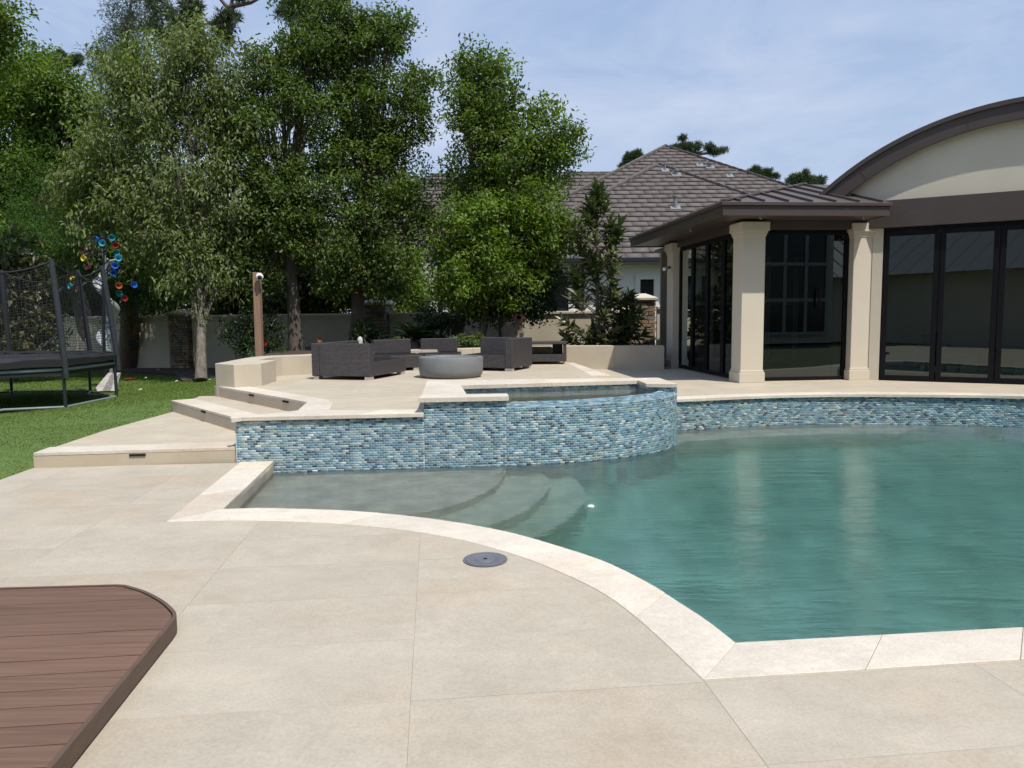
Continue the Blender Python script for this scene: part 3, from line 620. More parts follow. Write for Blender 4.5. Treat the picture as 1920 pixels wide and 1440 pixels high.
mb.add([(x, y, -0.4) for x, y in L1] + [(x, y, ZL_out) for x, y in L1] + [(x, y, ZL_in) for x, y in L2] + [(x, y, -0.0) for x, y in L2],
       [(k * n + i, k * n + i + 1, (k + 1) * n + i + 1, (k + 1) * n + i) for k in range(3) for i in range(n - 1)])
build('spa_wall', mb, M['grout'], spa)
mosaic([WE, WALL1], -0.19, ZS - 0.052, spa)
mosaic([tuple(p) for p in lip], -0.19, ZL_out, spa)
mosaic([tuple(lip[-1]), tuple(sc_[min(i_e + 3, len(sc_) - 1)]), (2.21, 10.75)], -0.19, ZS - 0.052, spa)
mosaic([notch_F, end_F], ZL_out - 0.03, ZS - 0.052, spa)
flat_mosaic([tuple(p) for p in lip], 0.215, ZL_in, ZL_out, spa)
mosaic([left_in_B, back_in_R], 0.30, ZS - 0.052, spa)
mosaic([back_in_R, notch_F], 0.40, ZS - 0.052, spa)
mosaic([tuple(WALL1), (WALL1[0] - 0.01, WALL1[1] + 0.28)], ZL_out - 0.02, ZS - 0.052, spa)
# spa rim stones
fr_e = wall_pt(-0.04, -0.04); fr_s = wall_pt(-1.06, -0.04)
stones([fr_s, fr_e], [tuple(np.array(fr_s) + [-0.0, 0.32]), tuple(np.array(fr_e) + [-0.02, 0.30])], ZS, 0.055, spa, 0.95)
lf = tuple(np.array(fr_s) + [-0.0, 0.325])
stones([lf, tuple(np.array(spa_LB) + [0.25, 0.0])], [tuple(np.array(left_in_F) + [-0.12, -0.35]), tuple(np.array(left_in_B) + [0.0, 0.0])], ZS, 0.055, spa, 0.62) if False else None
lb0, lb1 = lf, spa_LB
cB, cR = (left_in_B[0] + .012, left_in_B[1] - .02), (back_in_R[0], back_in_R[1] - .02)
stones([lb0, lb1], [(left_in_F[0] + .015, lf[1]), cB], ZS, 0.055, spa, 0.8)
stones([left_in_B, back_in_R], [ext(lb0, lb1, -0.33), end_B], ZS, 0.055, spa, 0.9) if False else stones([cB, cR], [lb1, end_B], ZS, 0.055, spa, 0.9)
slab('coping_stone', [back_in_R, tuple(np.array(notch_F) + [-0.02, -0.03]), tuple(np.array(end_F) + [0.02, -0.03]), tuple(np.array(end_B) + [0.02, -0.006]), tuple(np.array(back_in_R) + [0.03, -0.003])], ZS - 0.055, ZS + 0.001, M['coping'], spa, bevel=0.006)
spa_poly = [tuple(p) for p in lip_in] + [notch_F, back_in_R, left_in_B, (left_in_F[0], WALL1[1] + 0.25), (WALL1[0], WALL1[1] + 0.27)]
slab('spa_shell', spa_poly, -0.1, -0.05, M['plaster'], spa)
n = len(spa_poly); mb = MB(); mb.add([(x, y, -0.06) for x, y in spa_poly] + [(x, y, ZL_in - 0.02) for x, y in spa_poly], [(i, (i + 1) % n, n + (i + 1) % n, n + i) for i in range(n)]); build('spa_shell', mb, M['plaster'], spa)
slab('spa_bench', [left_in_B, back_in_R, tuple(np.array(back_in_R) + [-.2, -.5]), tuple(np.array(left_in_B) + [.3, -.5])], -0.05, 0.28, M['plaster'], spa)
sw = slab('spa_water', [tuple(np.array(p)) for p in spa_poly], -0.04, ZL_in + 0.004, M['spa_water'], kind='structure')
# pool water: closed body
wp = pool_outline
pw = slab('pool_water', wp, FLOOR - 0.05, ZW, M['water'], kind='structure')

def emit_mosaic():
    eye = np.array([0, 0, EYE])
    prot = {}
    order = sorted(range(len(MOS)), key=lambda i: np.linalg.norm(MOS[i][1] - eye) - (2 if MOS[i][1][1] > 8.0 else 0) * 0)
    ci = RNG.choice(len(PC), len(MOS), p=PW)
    singles = {}; cnt = {}
    for i in order:
        p = MOS[i][0].name
        vis = MOS[i][1][2] > ZW and MOS[i][1][1] > 8.0
        if vis and cnt.get(p, 0) < 300 and abs(MOS[i][5] - TL) < 1e-4 and p != 'swimming_pool': singles[i] = 1; cnt[p] = cnt.get(p, 0) + 1
    def geo(t, u, nn, l, h):
        tl = RNG.normal(0, 0.006, 2); e = 0.0002
        c = [(-l / 2, -h / 2, -0.0001), (l / 2, -h / 2, -0.0001), (l / 2, h / 2, -0.0001), (-l / 2, h / 2, -0.0001), (-l / 2 + e, -h / 2 + e, 0.0005), (l / 2 - e, -h / 2 + e, 0.0005), (l / 2 - e, h / 2 - e, 0.0005), (-l / 2 + e, h / 2 - e, 0.0005)]
        c = np.array(c); c[4:, 2] += c[4:, 0] * tl[0] + c[4:, 1] * tl[1]
        return c[:, :1] * t + c[:, 1:2] * u + c[:, 2:] * nn
    FQ = np.array([(4, 5, 6, 7), (0, 1, 5, 4), (1, 2, 6, 5), (2, 3, 7, 6), (3, 0, 4, 7)])
    bulk = {}
    for i, (par, c, t, u, nn, l, h) in enumerate(MOS):
        col = PC[ci[i]] * (0.8 + 0.4 * RNG.random())
        if i in singles:
            key = (par.name, ci[i], round(math.atan2(nn[1], nn[0]), 1), round(h, 4), round(nn[2], 1))
            if key not in prot:
                o = mesh_np('mosaic_tile', geo(t, u, nn, l, h), FQ, M['mosaic'], tint=np.repeat(PC[ci[i]][None], 8, 0)); prot[key] = o.data
            else:
                o = bpy.data.objects.new('mosaic_tile', prot[key]); COL.objects.link(o)
            o.parent = par; w = wloc(par); o.location = (c[0] - w.x, c[1] - w.y, c[2] - w.z)
        else:
            bulk.setdefault(par.name, []).append((geo(t, u, nn, l, h) + c, col))
    for pn, L_ in bulk.items():
        V = np.concatenate([g for g, c in L_]); F = np.concatenate([FQ + 8 * k for k in range(len(L_))]); T = np.repeat(np.array([c for g, c in L_]), 8, 0)
        mesh_np('mosaic_field', V, F, M['mosaic'], parent=bpy.data.objects[pn], tint=T, kind='stuff')
emit_mosaic()
# ================================================================== DECK COVER, SKIMMER, LEAF
deck = empty('wooden_deck', (-2.6, 3.0, 0), 'low brown composite plank deck with one rounded corner, lying on the pale patio', 'deck')
DZ = 0.09
d_out = [at(0, 1102, DZ), at(220, 1096, DZ)] + [tuple(p) for p in smooth_path([at(236, 1097, DZ), at(272, 1108, DZ), at(305, 1125, DZ), at(325, 1142, DZ), at(331, 1153, DZ), at(325, 1165, DZ), at(312, 1181, DZ)], 5)] + [at(97, 1440, DZ)]
d_out = [ext(d_out[1], d_out[0], 2.2)] + d_out[1:]
d_out = d_out[:-1] + [ext(d_out[-2], d_out[-1], 2.0)]; d_out.append((d_out[0][0] - 0.2, d_out[-1][1] - 0.3))
def inset(poly, d):
    P = [np.array(p) for p in poly]; n = len(P); out = []
    ar = sum(P[i][0] * P[(i + 1) % n][1] - P[(i + 1) % n][0] * P[i][1] for i in range(n)); sg = 1 if ar > 0 else -1
    for i in range(n):
        a, b, c = P[i - 1], P[i], P[(i + 1) % n]; u = (b - a) / np.linalg.norm(b - a); v = (c - b) / np.linalg.norm(c - b)
        nu = np.array([-u[1], u[0]]) * sg; nv = np.array([-v[1], v[0]]) * sg; m_ = nu + nv; m_ /= np.linalg.norm(m_); out.append(tuple(b + m_ * d / max(0.35, m_ @ nu)))
    return out
d_in = inset(d_out, 0.022)
pl = [np.array(p) for p in d_in]; rows_v = 4.225 - 0.1405 * 40
j = 0
for k in range(46):
    b = rows_v + k * 0.1405; q = pl
    for nn_, c in ((-V2, -(b + 0.0045)), (V2, b + 0.1405 - 0.0045)):
        q = clip_cell(q, nn_, c)
        if len(q) < 3: break
    if len(q) < 3: continue
    q2 = [q[0]]
    for p in q[1:]:
        if np.linalg.norm(p - q2[-1]) > 1e-4: q2.append(p)
    if np.linalg.norm(q2[0] - q2[-1]) < 1e-4: q2.pop()
    if len(q2) < 3: continue
    cx, cy_ = np.mean([p[0] for p in q2]), np.mean([p[1] for p in q2])
    o = build('plank', MB().prism([(p[0] - cx, p[1] - cy_) for p in q2], -0.025, 0), M['plank'], bevel=0.003); o.parent = deck
    w = wloc(deck); o.location = (cx - w.x, cy_ - w.y, DZ - 0.002 + random.uniform(-.0008, .0008))
n = len(d_out); mb = MB(); di2 = inset(d_out, 0.018)
mb.add([(x, y, 0.012) for x, y in d_out] + [(x, y, DZ + 0.002) for x, y in d_out] + [(x, y, DZ + 0.002) for x, y in di2] + [(x, y, 0.012) for x, y in di2], [(k * n + i, k * n + (i + 1) % n, ((k + 1) % 4) * n + (i + 1) % n, ((k + 1) % 4) * n + i) for k in range(4) for i in range(n)])
build('fascia', mb, M['plank_edge'], deck)
slab('subframe', inset(d_out, 0.035), 0.001, DZ - 0.03, M['lid_dark'], deck)

sk = at(910, 1050, 0)
lid = empty('skimmer_lid', (sk[0], sk[1], 0), 'round grey plastic skimmer lid set flush in the patio beside the curved pool rim', 'lid')
build('ring', MB().lathe([(0.138, 0.0015), (0.145, 0.004), (0.145, 0.0065), (0.136, 0.007), (0.132, 0.004)], (sk[0], sk[1], 0), 48), M['lid'], lid, smooth=True)
build('cover', MB().lathe([(0.13, 0.003), (0.129, 0.008), (0.075, 0.0085), (0.071, 0.006), (0.065, 0.006), (0.062, 0.009), (0.018, 0.0092)], (sk[0], sk[1], 0), 48), M['lid'], lid, smooth=True)
build('finger_hole', MB().lathe([(0.014, 0.004), (0.0135, 0.0096), (0.001, 0.0098)], (sk[0], sk[1], 0), 16), M['lens'], lid)
fp = at(1108, 951, ZW)
build('pool_float', MB().lathe([(0.012, -0.01), (0.03, 0.0), (0.032, 0.012), (0.02, 0.02), (0.004, 0.022)], (fp[0], fp[1], ZW), 14), M['plastic_white'], base=(fp[0], fp[1], ZW), smooth=True, label='small white float drifting on the turquoise pool water beside the underwater steps', cat='float')

# ================================================================== PAVILION
O = np.array([4.08, 13.26])
def W(u, v): return (O[0] + U2[0] * u + V2[0] * v, O[1] + U2[1] * u + V2[1] * v)
def W3(u, v, z): p = W(u, v); return (p[0], p[1], z)
pav = empty('pavilion', (5.5, 14.5, ZR), 'cream pavilion with black glazed folding doors, bronze eaves and a big arched roof', 'building')
def wbox(mb, u0, u1, v0, v1, z0, z1, mi=0):
    P = [W(u0, v0), W(u1, v0), W(u1, v1), W(u0, v1)]
    return mb.prism(P, z0, z1, mi)
ZE0, ZE1, ZG = 3.215, 3.44, 3.05
def pillar(u, v, w, d, base=True):
    o = build('pillar', wbox(MB(), u, u + w, v, v + d, ZR + 0.21, 3.0), M['pillar'], pav, bevel=0.006)
    m = MB(); wbox(m, u - .028, u + w + .028, v - .028, v + d + .028, ZR, ZR + 0.185); wbox(m, u - .012, u + w + .012, v - .012, v + d + .012, ZR + .185, ZR + .225); build('base', m, M['pillar'], o, bevel=0.006)
    m = MB(); wbox(m, u - .014, u + w + .014, v - .014, v + d + .014, 2.94, 2.985); wbox(m, u - .03, u + w + .03, v - .03, v + d + .03, 2.985, 3.03); wbox(m, u - .055, u + w + .055, v - .055, v + d + .055, 3.03, 3.185); build('capital', m, M['pillar'], o, bevel=0.006)
pillar(0.02, 0.0, 0.42, 0.42)
pillar(2.17, 0.12, 0.40, 0.55)
pillar(0.02, 3.85, 0.42, 0.42)
# wall strip behind second pillar
mb = MB(); wbox(mb, 2.10, 2.66, 0.42, 0.62, ZR, 3.05); build('wall', mb, M['pillar'], pav)
# beams over the glass
mb = MB(); wbox(mb, 0.10, 2.62, 0.12, 0.40, ZG + .03, ZE0 + .03); wbox(mb, 0.10, 0.40, 0.401, 4.3, ZG + .03, ZE0 + .03); build('beam', mb, M['bronze'], pav, bevel=0.004)
# eave: fascia boards, gutter lip, soffit, roof
EU0, EU1, EV0, EV1 = -0.60, 2.36, -0.62, 5.25
mb = MB(); mb.prism([W(EU0 + .05, EV0 + .05), W(EU1 - .02, EV0 + .05), W(EU1 - .02, EV1 - .05), W(EU0 + .05, EV1 - .05)], ZE0 + .02, ZE0 + .05); build('soffit', mb, M['bronze'], pav)
mb = MB(); wbox(mb, EU0, EU1, EV0, EV0 + .04, ZE0, ZE1 - .06); wbox(mb, EU0, EU0 + .04, EV0 + .041, EV1, ZE0, ZE1 - .06); wbox(mb, EU0 + .041, EU1, EV1 - .04, EV1 - .001, ZE0, ZE1 - .06); build('fascia', mb, M['bronze'], pav, bevel=0.004)
mb = MB(); wbox(mb, EU0 - .035, EU1 + .03, EV0 - .035, EV0 + .06, ZE1 - .059, ZE1); wbox(mb, EU0 - .035, EU0 + .06, EV0 + .061, EV1 + .03, ZE1 - .059, ZE1); wbox(mb, EU1 + 0.0, EU1 + .03, EV0 + .061, 0.2, ZE0 + .01, ZE1); build('gutter', mb, M['bronze'], pav, bevel=0.006)
SL = 0.275
def roof_pt(u, v): return W3(u, v, ZE1 + SL * min(u - EU0, v - EV0))
RU, RV = 3.2, 5.2
mb = MB(); hip_n = 2.93
hp = (EU0 + hip_n, EV0 + hip_n)
mb.add([roof_pt(EU0, EV0), roof_pt(EU1 + .02, EV0), roof_pt(EU1 + .02, .35), roof_pt(3.6, 1.3), roof_pt(3.6, hp[1]), roof_pt(*hp)], [(0, 1, 2, 3, 4, 5)])
mb.add([roof_pt(EU0, EV0), roof_pt(*hp), W3(hp[0], EV1, ZE1 + SL * hip_n), roof_pt(EU0, EV1)], [(0, 1, 2, 3)])
mb.add([W3(hp[0], hp[1], ZE1 + SL * hip_n), W3(3.6, hp[1], ZE1 + SL * hip_n), W3(3.6, EV1, ZE1 + SL * hip_n), W3(hp[0], EV1, ZE1 + SL * hip_n)], [(0, 1, 2, 3)])
rf = build('roof', mb, M['seam'], pav)
for k in range(9):
    u = EU0 + 0.30 + k * 0.42
    if u < EU1:
        top = min(u - EU0, hip_n); a = Vector(roof_pt(u, EV0)); b = Vector(W3(u, EV0 + top, ZE1 + SL * top)); build('seam', MB().bar(a + Vector((0, 0, .02)), b + Vector((0, 0, .02)), .03, .045), M['seam'], rf)
for k in range(13):
    v = EV0 + 0.30 + k * 0.42
    if v < EV1:
        top = min(v - EV0, hip_n); a = Vector(W3(EU0, v, ZE1)); b = Vector(W3(EU0 + top, v, ZE1 + SL * top)); build('seam', MB().bar(a + Vector((0, 0, .02)), b + Vector((0, 0, .02)), .03, .045), M['seam'], rf)
build('hip_cap', MB().bar(Vector(roof_pt(EU0, EV0)) + Vector((0, 0, .025)), Vector(roof_pt(*hp)) + Vector((0, 0, .025)), .09, .03), M['seam'], rf)
for u, v in ((0.10, -0.50), (1.95, -0.50), (-0.45, 1.4)):
    p = W3(u, v, ZE0 + .02); build('hook', MB().tube([p, (p[0], p[1], p[2] - .05), (p[0] + .02, p[1], p[2] - .07), (p[0] + .035, p[1], p[2] - .05)], .006, 5), M['alu'], pav)
# glazed doors: function along a wall line
def door_panel(parent_pos, a, b, z0, z1, nrm, fw_=0.055, bot=0.075, handle=None):
    a = np.array(a, float); b = np.array(b, float); t = (b - a) / np.linalg.norm(b - a); L_ = np.linalg.norm(b - a); nr = np.array(nrm); dp = 0.06
    def sb(mb, s0, s1, zz0, zz1, d=dp, o=0.0):
        p = [a + t * s0 + nr * (o + d / 2), a + t * s1 + nr * (o + d / 2), a + t * s1 + nr * (o - d / 2), a + t * s0 + nr * (o - d / 2)]; mb.prism([tuple(q) for q in p], zz0, zz1)
    m = MB(); sb(m, 0.004, fw_, z0, z1); sb(m, L_ - fw_, L_ - 0.004, z0, z1); sb(m, fw_, L_ - fw_, z0, z0 + bot); sb(m, fw_, L_ - fw_, z1 - fw_ - .01, z1)
    o = build('door', m, M['frame'], pav, bevel=0.004)
    m = MB(); q = [a + t * (fw_ - .004), a + t * (L_ - fw_ + .004)]
    m.add([(q[0][0], q[0][1], z0 + bot - .004), (q[1][0], q[1][1], z0 + bot - .004), (q[1][0], q[1][1], z1 - fw_), (q[0][0], q[0][1], z1 - fw_)], [(0, 1, 2, 3)])
    build('pane', m, M['glass'], o)
    if handle is not None:
        m = MB(); c = a + t * handle + nr * 0.09; m.bar((c[0], c[1], z0 + 1.32), (c[0], c[1], z0 + 1.72), .03, .03)
        for zz in (1.36, 1.68): c2 = a + t * handle; m.bar((c[0], c[1], z0 + zz), (c2[0], c2[1], z0 + zz), .025, .025)
        build('handle', m, M['frame'], o)
fn = -V2; ln_ = -U2
door_panel(None, W(0.44, 0.30), W(2.17, 0.30), ZR, ZG + .03, fn, fw_=0.075, bot=0.07, handle=1.15)
for k in range(4):
    door_panel(None, W(0.20, 0.42 + k * 0.858), W(0.20, 0.42 + (k + 1) * 0.858), ZR, ZG + .03, ln_, fw_=0.075, bot=0.085)
# interior of the wing
room = MB(); wbox(room, 0.3, 4.2, 5.6, 5.7, ZR, 3.2); wbox(room, 4.2, 4.3, 1.2, 5.7, ZR, 3.2); build('room_wall', room, M['room'], pav)
build('room_floor', wbox(MB(), 0.12, 4.2, 0.36, 5.6, ZR - .03, ZR + .012), M['room_floor'], pav)
build('room_ceiling', wbox(MB(), 0.12, 4.2, 0.41, 5.6, 3.13, 3.18), M['room'], pav)
m = MB()                                   # white french window on the far wall of the room
for i in range(5): wbox(m, 0.8 + i * 0.75, 0.9 + i * 0.75, 5.52, 5.58, ZR + .01, 3.0)
for z in (ZR + 0.02, ZR + 1.45, 2.75): wbox(m, 0.9, 3.8, 5.53, 5.57, z, z + .10)
build('lattice_window', m, M['white'], pav)

# --- arched hall
p0, p1 = np.array(at(1648, 713, ZR)), np.array(at(1920, 721.5, ZR)); hd = (p1 - p0) / np.linalg.norm(p1 - p0); hn = np.array([hd[1], -hd[0]])
def H2(s, off): return tuple(p0 + hd * s + hn * off)
def H3(s, off, z): p = H2(s, off); return (p[0], p[1], z)
def hbox(mb, s0, s1, o0, o1, z0, z1, mi=0): return mb.prism([H2(s0, o0), H2(s1, o0), H2(s1, o1), H2(s0, o1)], z0, z1, mi)
HW = 5.3                                    # glazed width
def hall_px(px, py, off):
    r = ray(px, py); o = p0 + hn * off; t = (o @ hn) / (r[:2] @ hn); P = np.array([0, 0, EYE]) + r * t; return (P[:2] - o) @ hd, P[2]
AO = 0.17
outer = np.array([hall_px(x, y, AO) for x, y in ((1539, 362), (1562, 341), (1603, 310), (1653, 280), (1707, 248.5), (1770, 220), (1832, 202), (1874, 191), (1920, 181.5))])
A_ = np.c_[2 * outer, np.ones(len(outer))]; sol = np.linalg.lstsq(A_, (outer ** 2).sum(1), rcond=None)[0]; ac, ar = sol[:2], math.sqrt(sol[2] + sol[:2] @ sol[:2])
th0 = math.acos(max(-1, min(1, (-1.25 - ac[0]) / ar)))
def arc(r, n=48, a0=None):
    a0 = th0 if a0 is None else a0
    return [(ac[0] + r * math.cos(a), ac[1] + r * math.sin(a)) for a in np.linspace(a0, math.pi - a0, n)]
TF = 0.335
oA, iA = arc(ar), arc(ar - TF); n = len(oA)
def ribbon(mb, A, B, o0, o1):
    n = len(A); P = [H3(s, o0, z) for s, z in A] + [H3(s, o0, z) for s, z in B] + [H3(s, o1, z) for s, z in B] + [H3(s, o1, z) for s, z in A]
    mb.add(P, [(k * n + i, k * n + i + 1, ((k + 1) % 4) * n + i + 1, ((k + 1) % 4) * n + i) for k in range(4) for i in range(n - 1)] + [(0, n, 2 * n, 3 * n), (n - 1, 2 * n - 1, 3 * n - 1, 4 * n - 1)])
mb = MB(); ribbon(mb, arc(ar - 0.075), iA, AO, AO - 0.08); build('arch_fascia', mb, M['bronze'], pav, smooth=True)
mb = MB(); ribbon(mb, oA, arc(ar - 0.075), AO + 0.035, AO - 0.08); build('arch_edge', mb, M['bronze'], pav, smooth=True)
mb = MB(); ribbon(mb, arc(ar - TF + .06), arc(ar - TF + .03), AO - .08, 0.0); build('arch_soffit', mb, M['bronze'], pav, smooth=True)
mb = MB(); ribbon(mb, arc(ar - .01), arc(ar - .06), AO - .08, -7.0); build('arch_roof', mb, M['seam'], pav, smooth=True)
for k in (9, 20, 31, 42):
    s_, z_ = arc(ar - .076)[n - 1 - k if False else n - k]; s2_, z2_ = arc(ar - TF + .002)[n - k]
    build('joint_strip', MB().bar(H3(s_, AO + .003, z_), H3(s2_, AO + .003, z2_), .006, .004), M['seam'], pav)
# stucco gable
ga = [(s, z) for s, z in arc(ar - TF + .02, 60) if True]
lowz = 3.40
face = [H3(s, 0.0, max(z, lowz)) for s, z in ga]
mb = MB(); mb.extr([H3(ga[0][0], 0, lowz), H3(ga[-1][0], 0, lowz)][::1] + face[::-1], (-hn[0] * .2, -hn[1] * .2, 0)) if False else mb.extr([H3(s, 0, z) for s, z in ga if z > lowz] + [], (-hn[0] * .2, -hn[1] * .2, 0))
build('gable_wall', mb, M['stucco'], pav)
mb = MB(); hbox(mb, -0.32, HW + .3, -.16, 0.10, ZG + .03, 3.56); build('beam', mb, M['bronze'], pav, bevel=0.005)
mb = MB(); hbox(mb, -0.18, -0.01, -.2, -0.0, ZR, ZG + .03); build('wall', mb, M['pillar'], pav)
pw_ = HW / 6
for k in range(6):
    door_panel(None, H2(k * pw_ + .006, -.03), H2((k + 1) * pw_ - .006, -.03), ZR, ZG - .02, hn, fw_=0.085, bot=0.10)
mb = MB(); hbox(mb, 0, HW, -.08, 0.02, ZG - .018, ZG + .029); build('door_head', mb, M['frame'], pav)
mb = MB(); hbox(mb, HW, HW + .5, -.25, 0.05, ZR, ZG + .03); build('wall', mb, M['pillar'], pav)
mb = MB(); hbox(mb, 0.4, HW + .6, -7.1, -7.0, ZR, 4.0); hbox(mb, HW + .6, HW + .7, -7.1, -.2, ZR, 4.0); build('room_wall', mb, M['room'], pav)
build('room_floor', hbox(MB(), -.1, HW + .6, -7.0, -.1, ZR - .03, ZR + .01), M['room_floor'], pav)
build('room_ceiling', hbox(MB(), -.1, HW + .6, -7.0, -.21, 3.5, 3.55), M['room'], pav)
def lounge_chair(s, off, rz):
    p = H2(s, off); r = empty('lounge_chair', (p[0], p[1], ZR + .01), 'blue upholstered lounge chair inside the pavilion behind the glass, %s' % ('next to the dark side table' if s > 1.5 else 'nearest the stone pillar'), 'chair', 'blue lounge chairs inside the pavilion')
    a = math.atan2(hd[1], hd[0]) + rz; c, s_ = math.cos(a), math.sin(a)
    def T(x, y, z): return (p[0] + c * x - s_ * y, p[1] + s_ * x + c * y, ZR + z)
    build('seat', MB().box(T(0, 0, .3), (.75, .75, .26), a), M['blue_cloth'], r, bevel=.04, seg=2); build('backrest', MB().box(T(0, .32, .58), (.75, .16, .5), a), M['blue_cloth'], r, bevel=.04, seg=2)
    for x in (-.36, .36): build('armrest', MB().box(T(x, 0, .42), (.12, .7, .26), a), M['blue_cloth'], r, bevel=.03)
    for x in (-.3, .3):
        for y in (-.3, .3): build('leg', MB().box(T(x, y, .085), (.05, .05, .17), a), M['frame'], r)
lounge_chair(0.9, -2.2, 0.4); lounge_chair(2.9, -2.4, -0.3)
p = H2(1.9, -1.9); tb = empty('side_table', (p[0], p[1], ZR + .01), 'small dark square side table between the blue chairs inside the pavilion', 'table')
build('top', MB().box((p[0], p[1], ZR + .5), (.45, .45, .04)), M['frame'], tb)
for x in (-.2, .2): build('leg', MB().box((p[0] + x, p[1], ZR + .245), (.04, .42, .47)), M['frame'], tb)
# camera on the far pillar
cp = W3(-.03, 3.9, 2.62); cm = empty('security_camera', cp, 'white bullet security camera fixed to the far pillar of the pavilion', 'camera')
build('bracket', MB().box((cp[0] - .04, cp[1], cp[2] + .02), (.10, .06, .05)), M['black_steel'], cm); build('body', MB().tube([(cp[0] - .07, cp[1] - .05, cp[2]), (cp[0] - .17, cp[1] - .16, cp[2] - .03)], .04, 10), M['plastic_white'], cm, smooth=True)

# ================================================================== PLANTER WALL
ZPW = 0.87
planter = empty('planter_wall', (0, 16.5, ZT), 'long low beige planter wall curving along the back of the terrace, with a square end block', 'wall')
bFL, bFR, bBL = at(440, 727, ZT), at(491, 724, ZT), at(405, 724, ZT)
b4 = tuple(np.array(bFR) + np.array(bBL) - np.array(bFL) + np.array([0.1, 0.25]))
build('end_block', MB().prism([bFL, bFR, (bFR[0] - .05, bFR[1] + .9), (bBL[0] - .02, bBL[1] + .85), bBL], 0.05, ZPW - .001), M['planter'], planter, bevel=0.006)
front = smooth_path([at(478, 676, ZPW), at(520, 668.5, ZPW), at(584, 666, ZPW), at(700, 659, ZPW), at(870, 654, ZPW), at(980, 651, ZPW), at(1062, 648.8, ZPW)], 5)
front = [tuple(p) for p in front]
pR = at(1246, 648.3, ZPW)
def offset_path(pts, d):
    out = []
    for i in range(len(pts)):
        a = np.array(pts[max(i - 1, 0)]); b = np.array(pts[min(i + 1, len(pts) - 1)]); t = (b - a) / np.linalg.norm(b - a); out.append(tuple(np.array(pts[i]) + np.array([-t[1], t[0]]) * d))
    return out
back = offset_path(front, 0.42)
stones(front, back, ZPW, ZPW - 0.3, planter, 1.25, M['planter'], 'wall_block', 0.003, 0.004, 0.0)
stones([front[-1], pR], [back[-1], (pR[0] + .02, pR[1] + .42)], ZPW, ZPW - 0.2, planter, 1.2, M['planter'], 'wall_block', 0.003, 0.004, 0.0)

# ================================================================== BOUNDARY WALL
F0, F1, F2 = np.array((-24.0, 26.9)), np.array((-3.9, 21.9)), np.array((4.05, 19.5))
fence = empty('boundary_wall', (-3, 22, 0), 'long beige stucco boundary wall with a moulded cap behind the planting', 'wall')
def fence_run(a, b, z0=-0.1, z1=1.60):
    a, b = np.array(a), np.array(b); t = (b - a) / np.linalg.norm(b - a); nr = np.array([t[1], -t[0]])
    L_ = np.linalg.norm(b - a); k = max(1, round(L_ / 4.0))
    for i in range(k):
        p, q = a + t * (L_ * i / k + .002), a + t * (L_ * (i + 1) / k - .002)
        build('wall_panel', MB().prism([tuple(p + nr * .1), tuple(q + nr * .1), tuple(q - nr * .1), tuple(p - nr * .1)], z0, z1 - .06), M['fence'], fence)
        m = MB(); m.prism([tuple(p + nr * .125), tuple(q + nr * .125), tuple(q - nr * .125), tuple(p - nr * .125)], z1 - .06, z1 + .005); m.prism([tuple(p + nr * .16), tuple(q + nr * .16), tuple(q - nr * .16), tuple(p - nr * .16)], z1 + .005, z1 + .085)
        build('wall_cap', m, M['fence_cap'], fence, bevel=.012)
pil_pos = [(-10.35, 23.55, 1.78), (-3.9, 21.85, 2.02), (3.60, 20.45, 2.04)]
fence_run(F0, (-10.7, 23.62)); fence_run((-10.0, 23.43), (-4.25, 21.99)); fence_run((-3.55, 21.8), (3.28, 20.62)); fence_run((3.94, 20.2), (5.2, 20.1), z1=1.70)
STM = [mat('ledge_stone_%s' % nme, c, 0.9, 0.25, 9, 0.5, 30, rand=0.2) for nme, c in (('brown', (0.20, 0.135, 0.085)), ('tan', (0.33, 0.26, 0.18)), ('grey', (0.20, 0.18, 0.155)), ('ochre', (0.28, 0.19, 0.105)))]
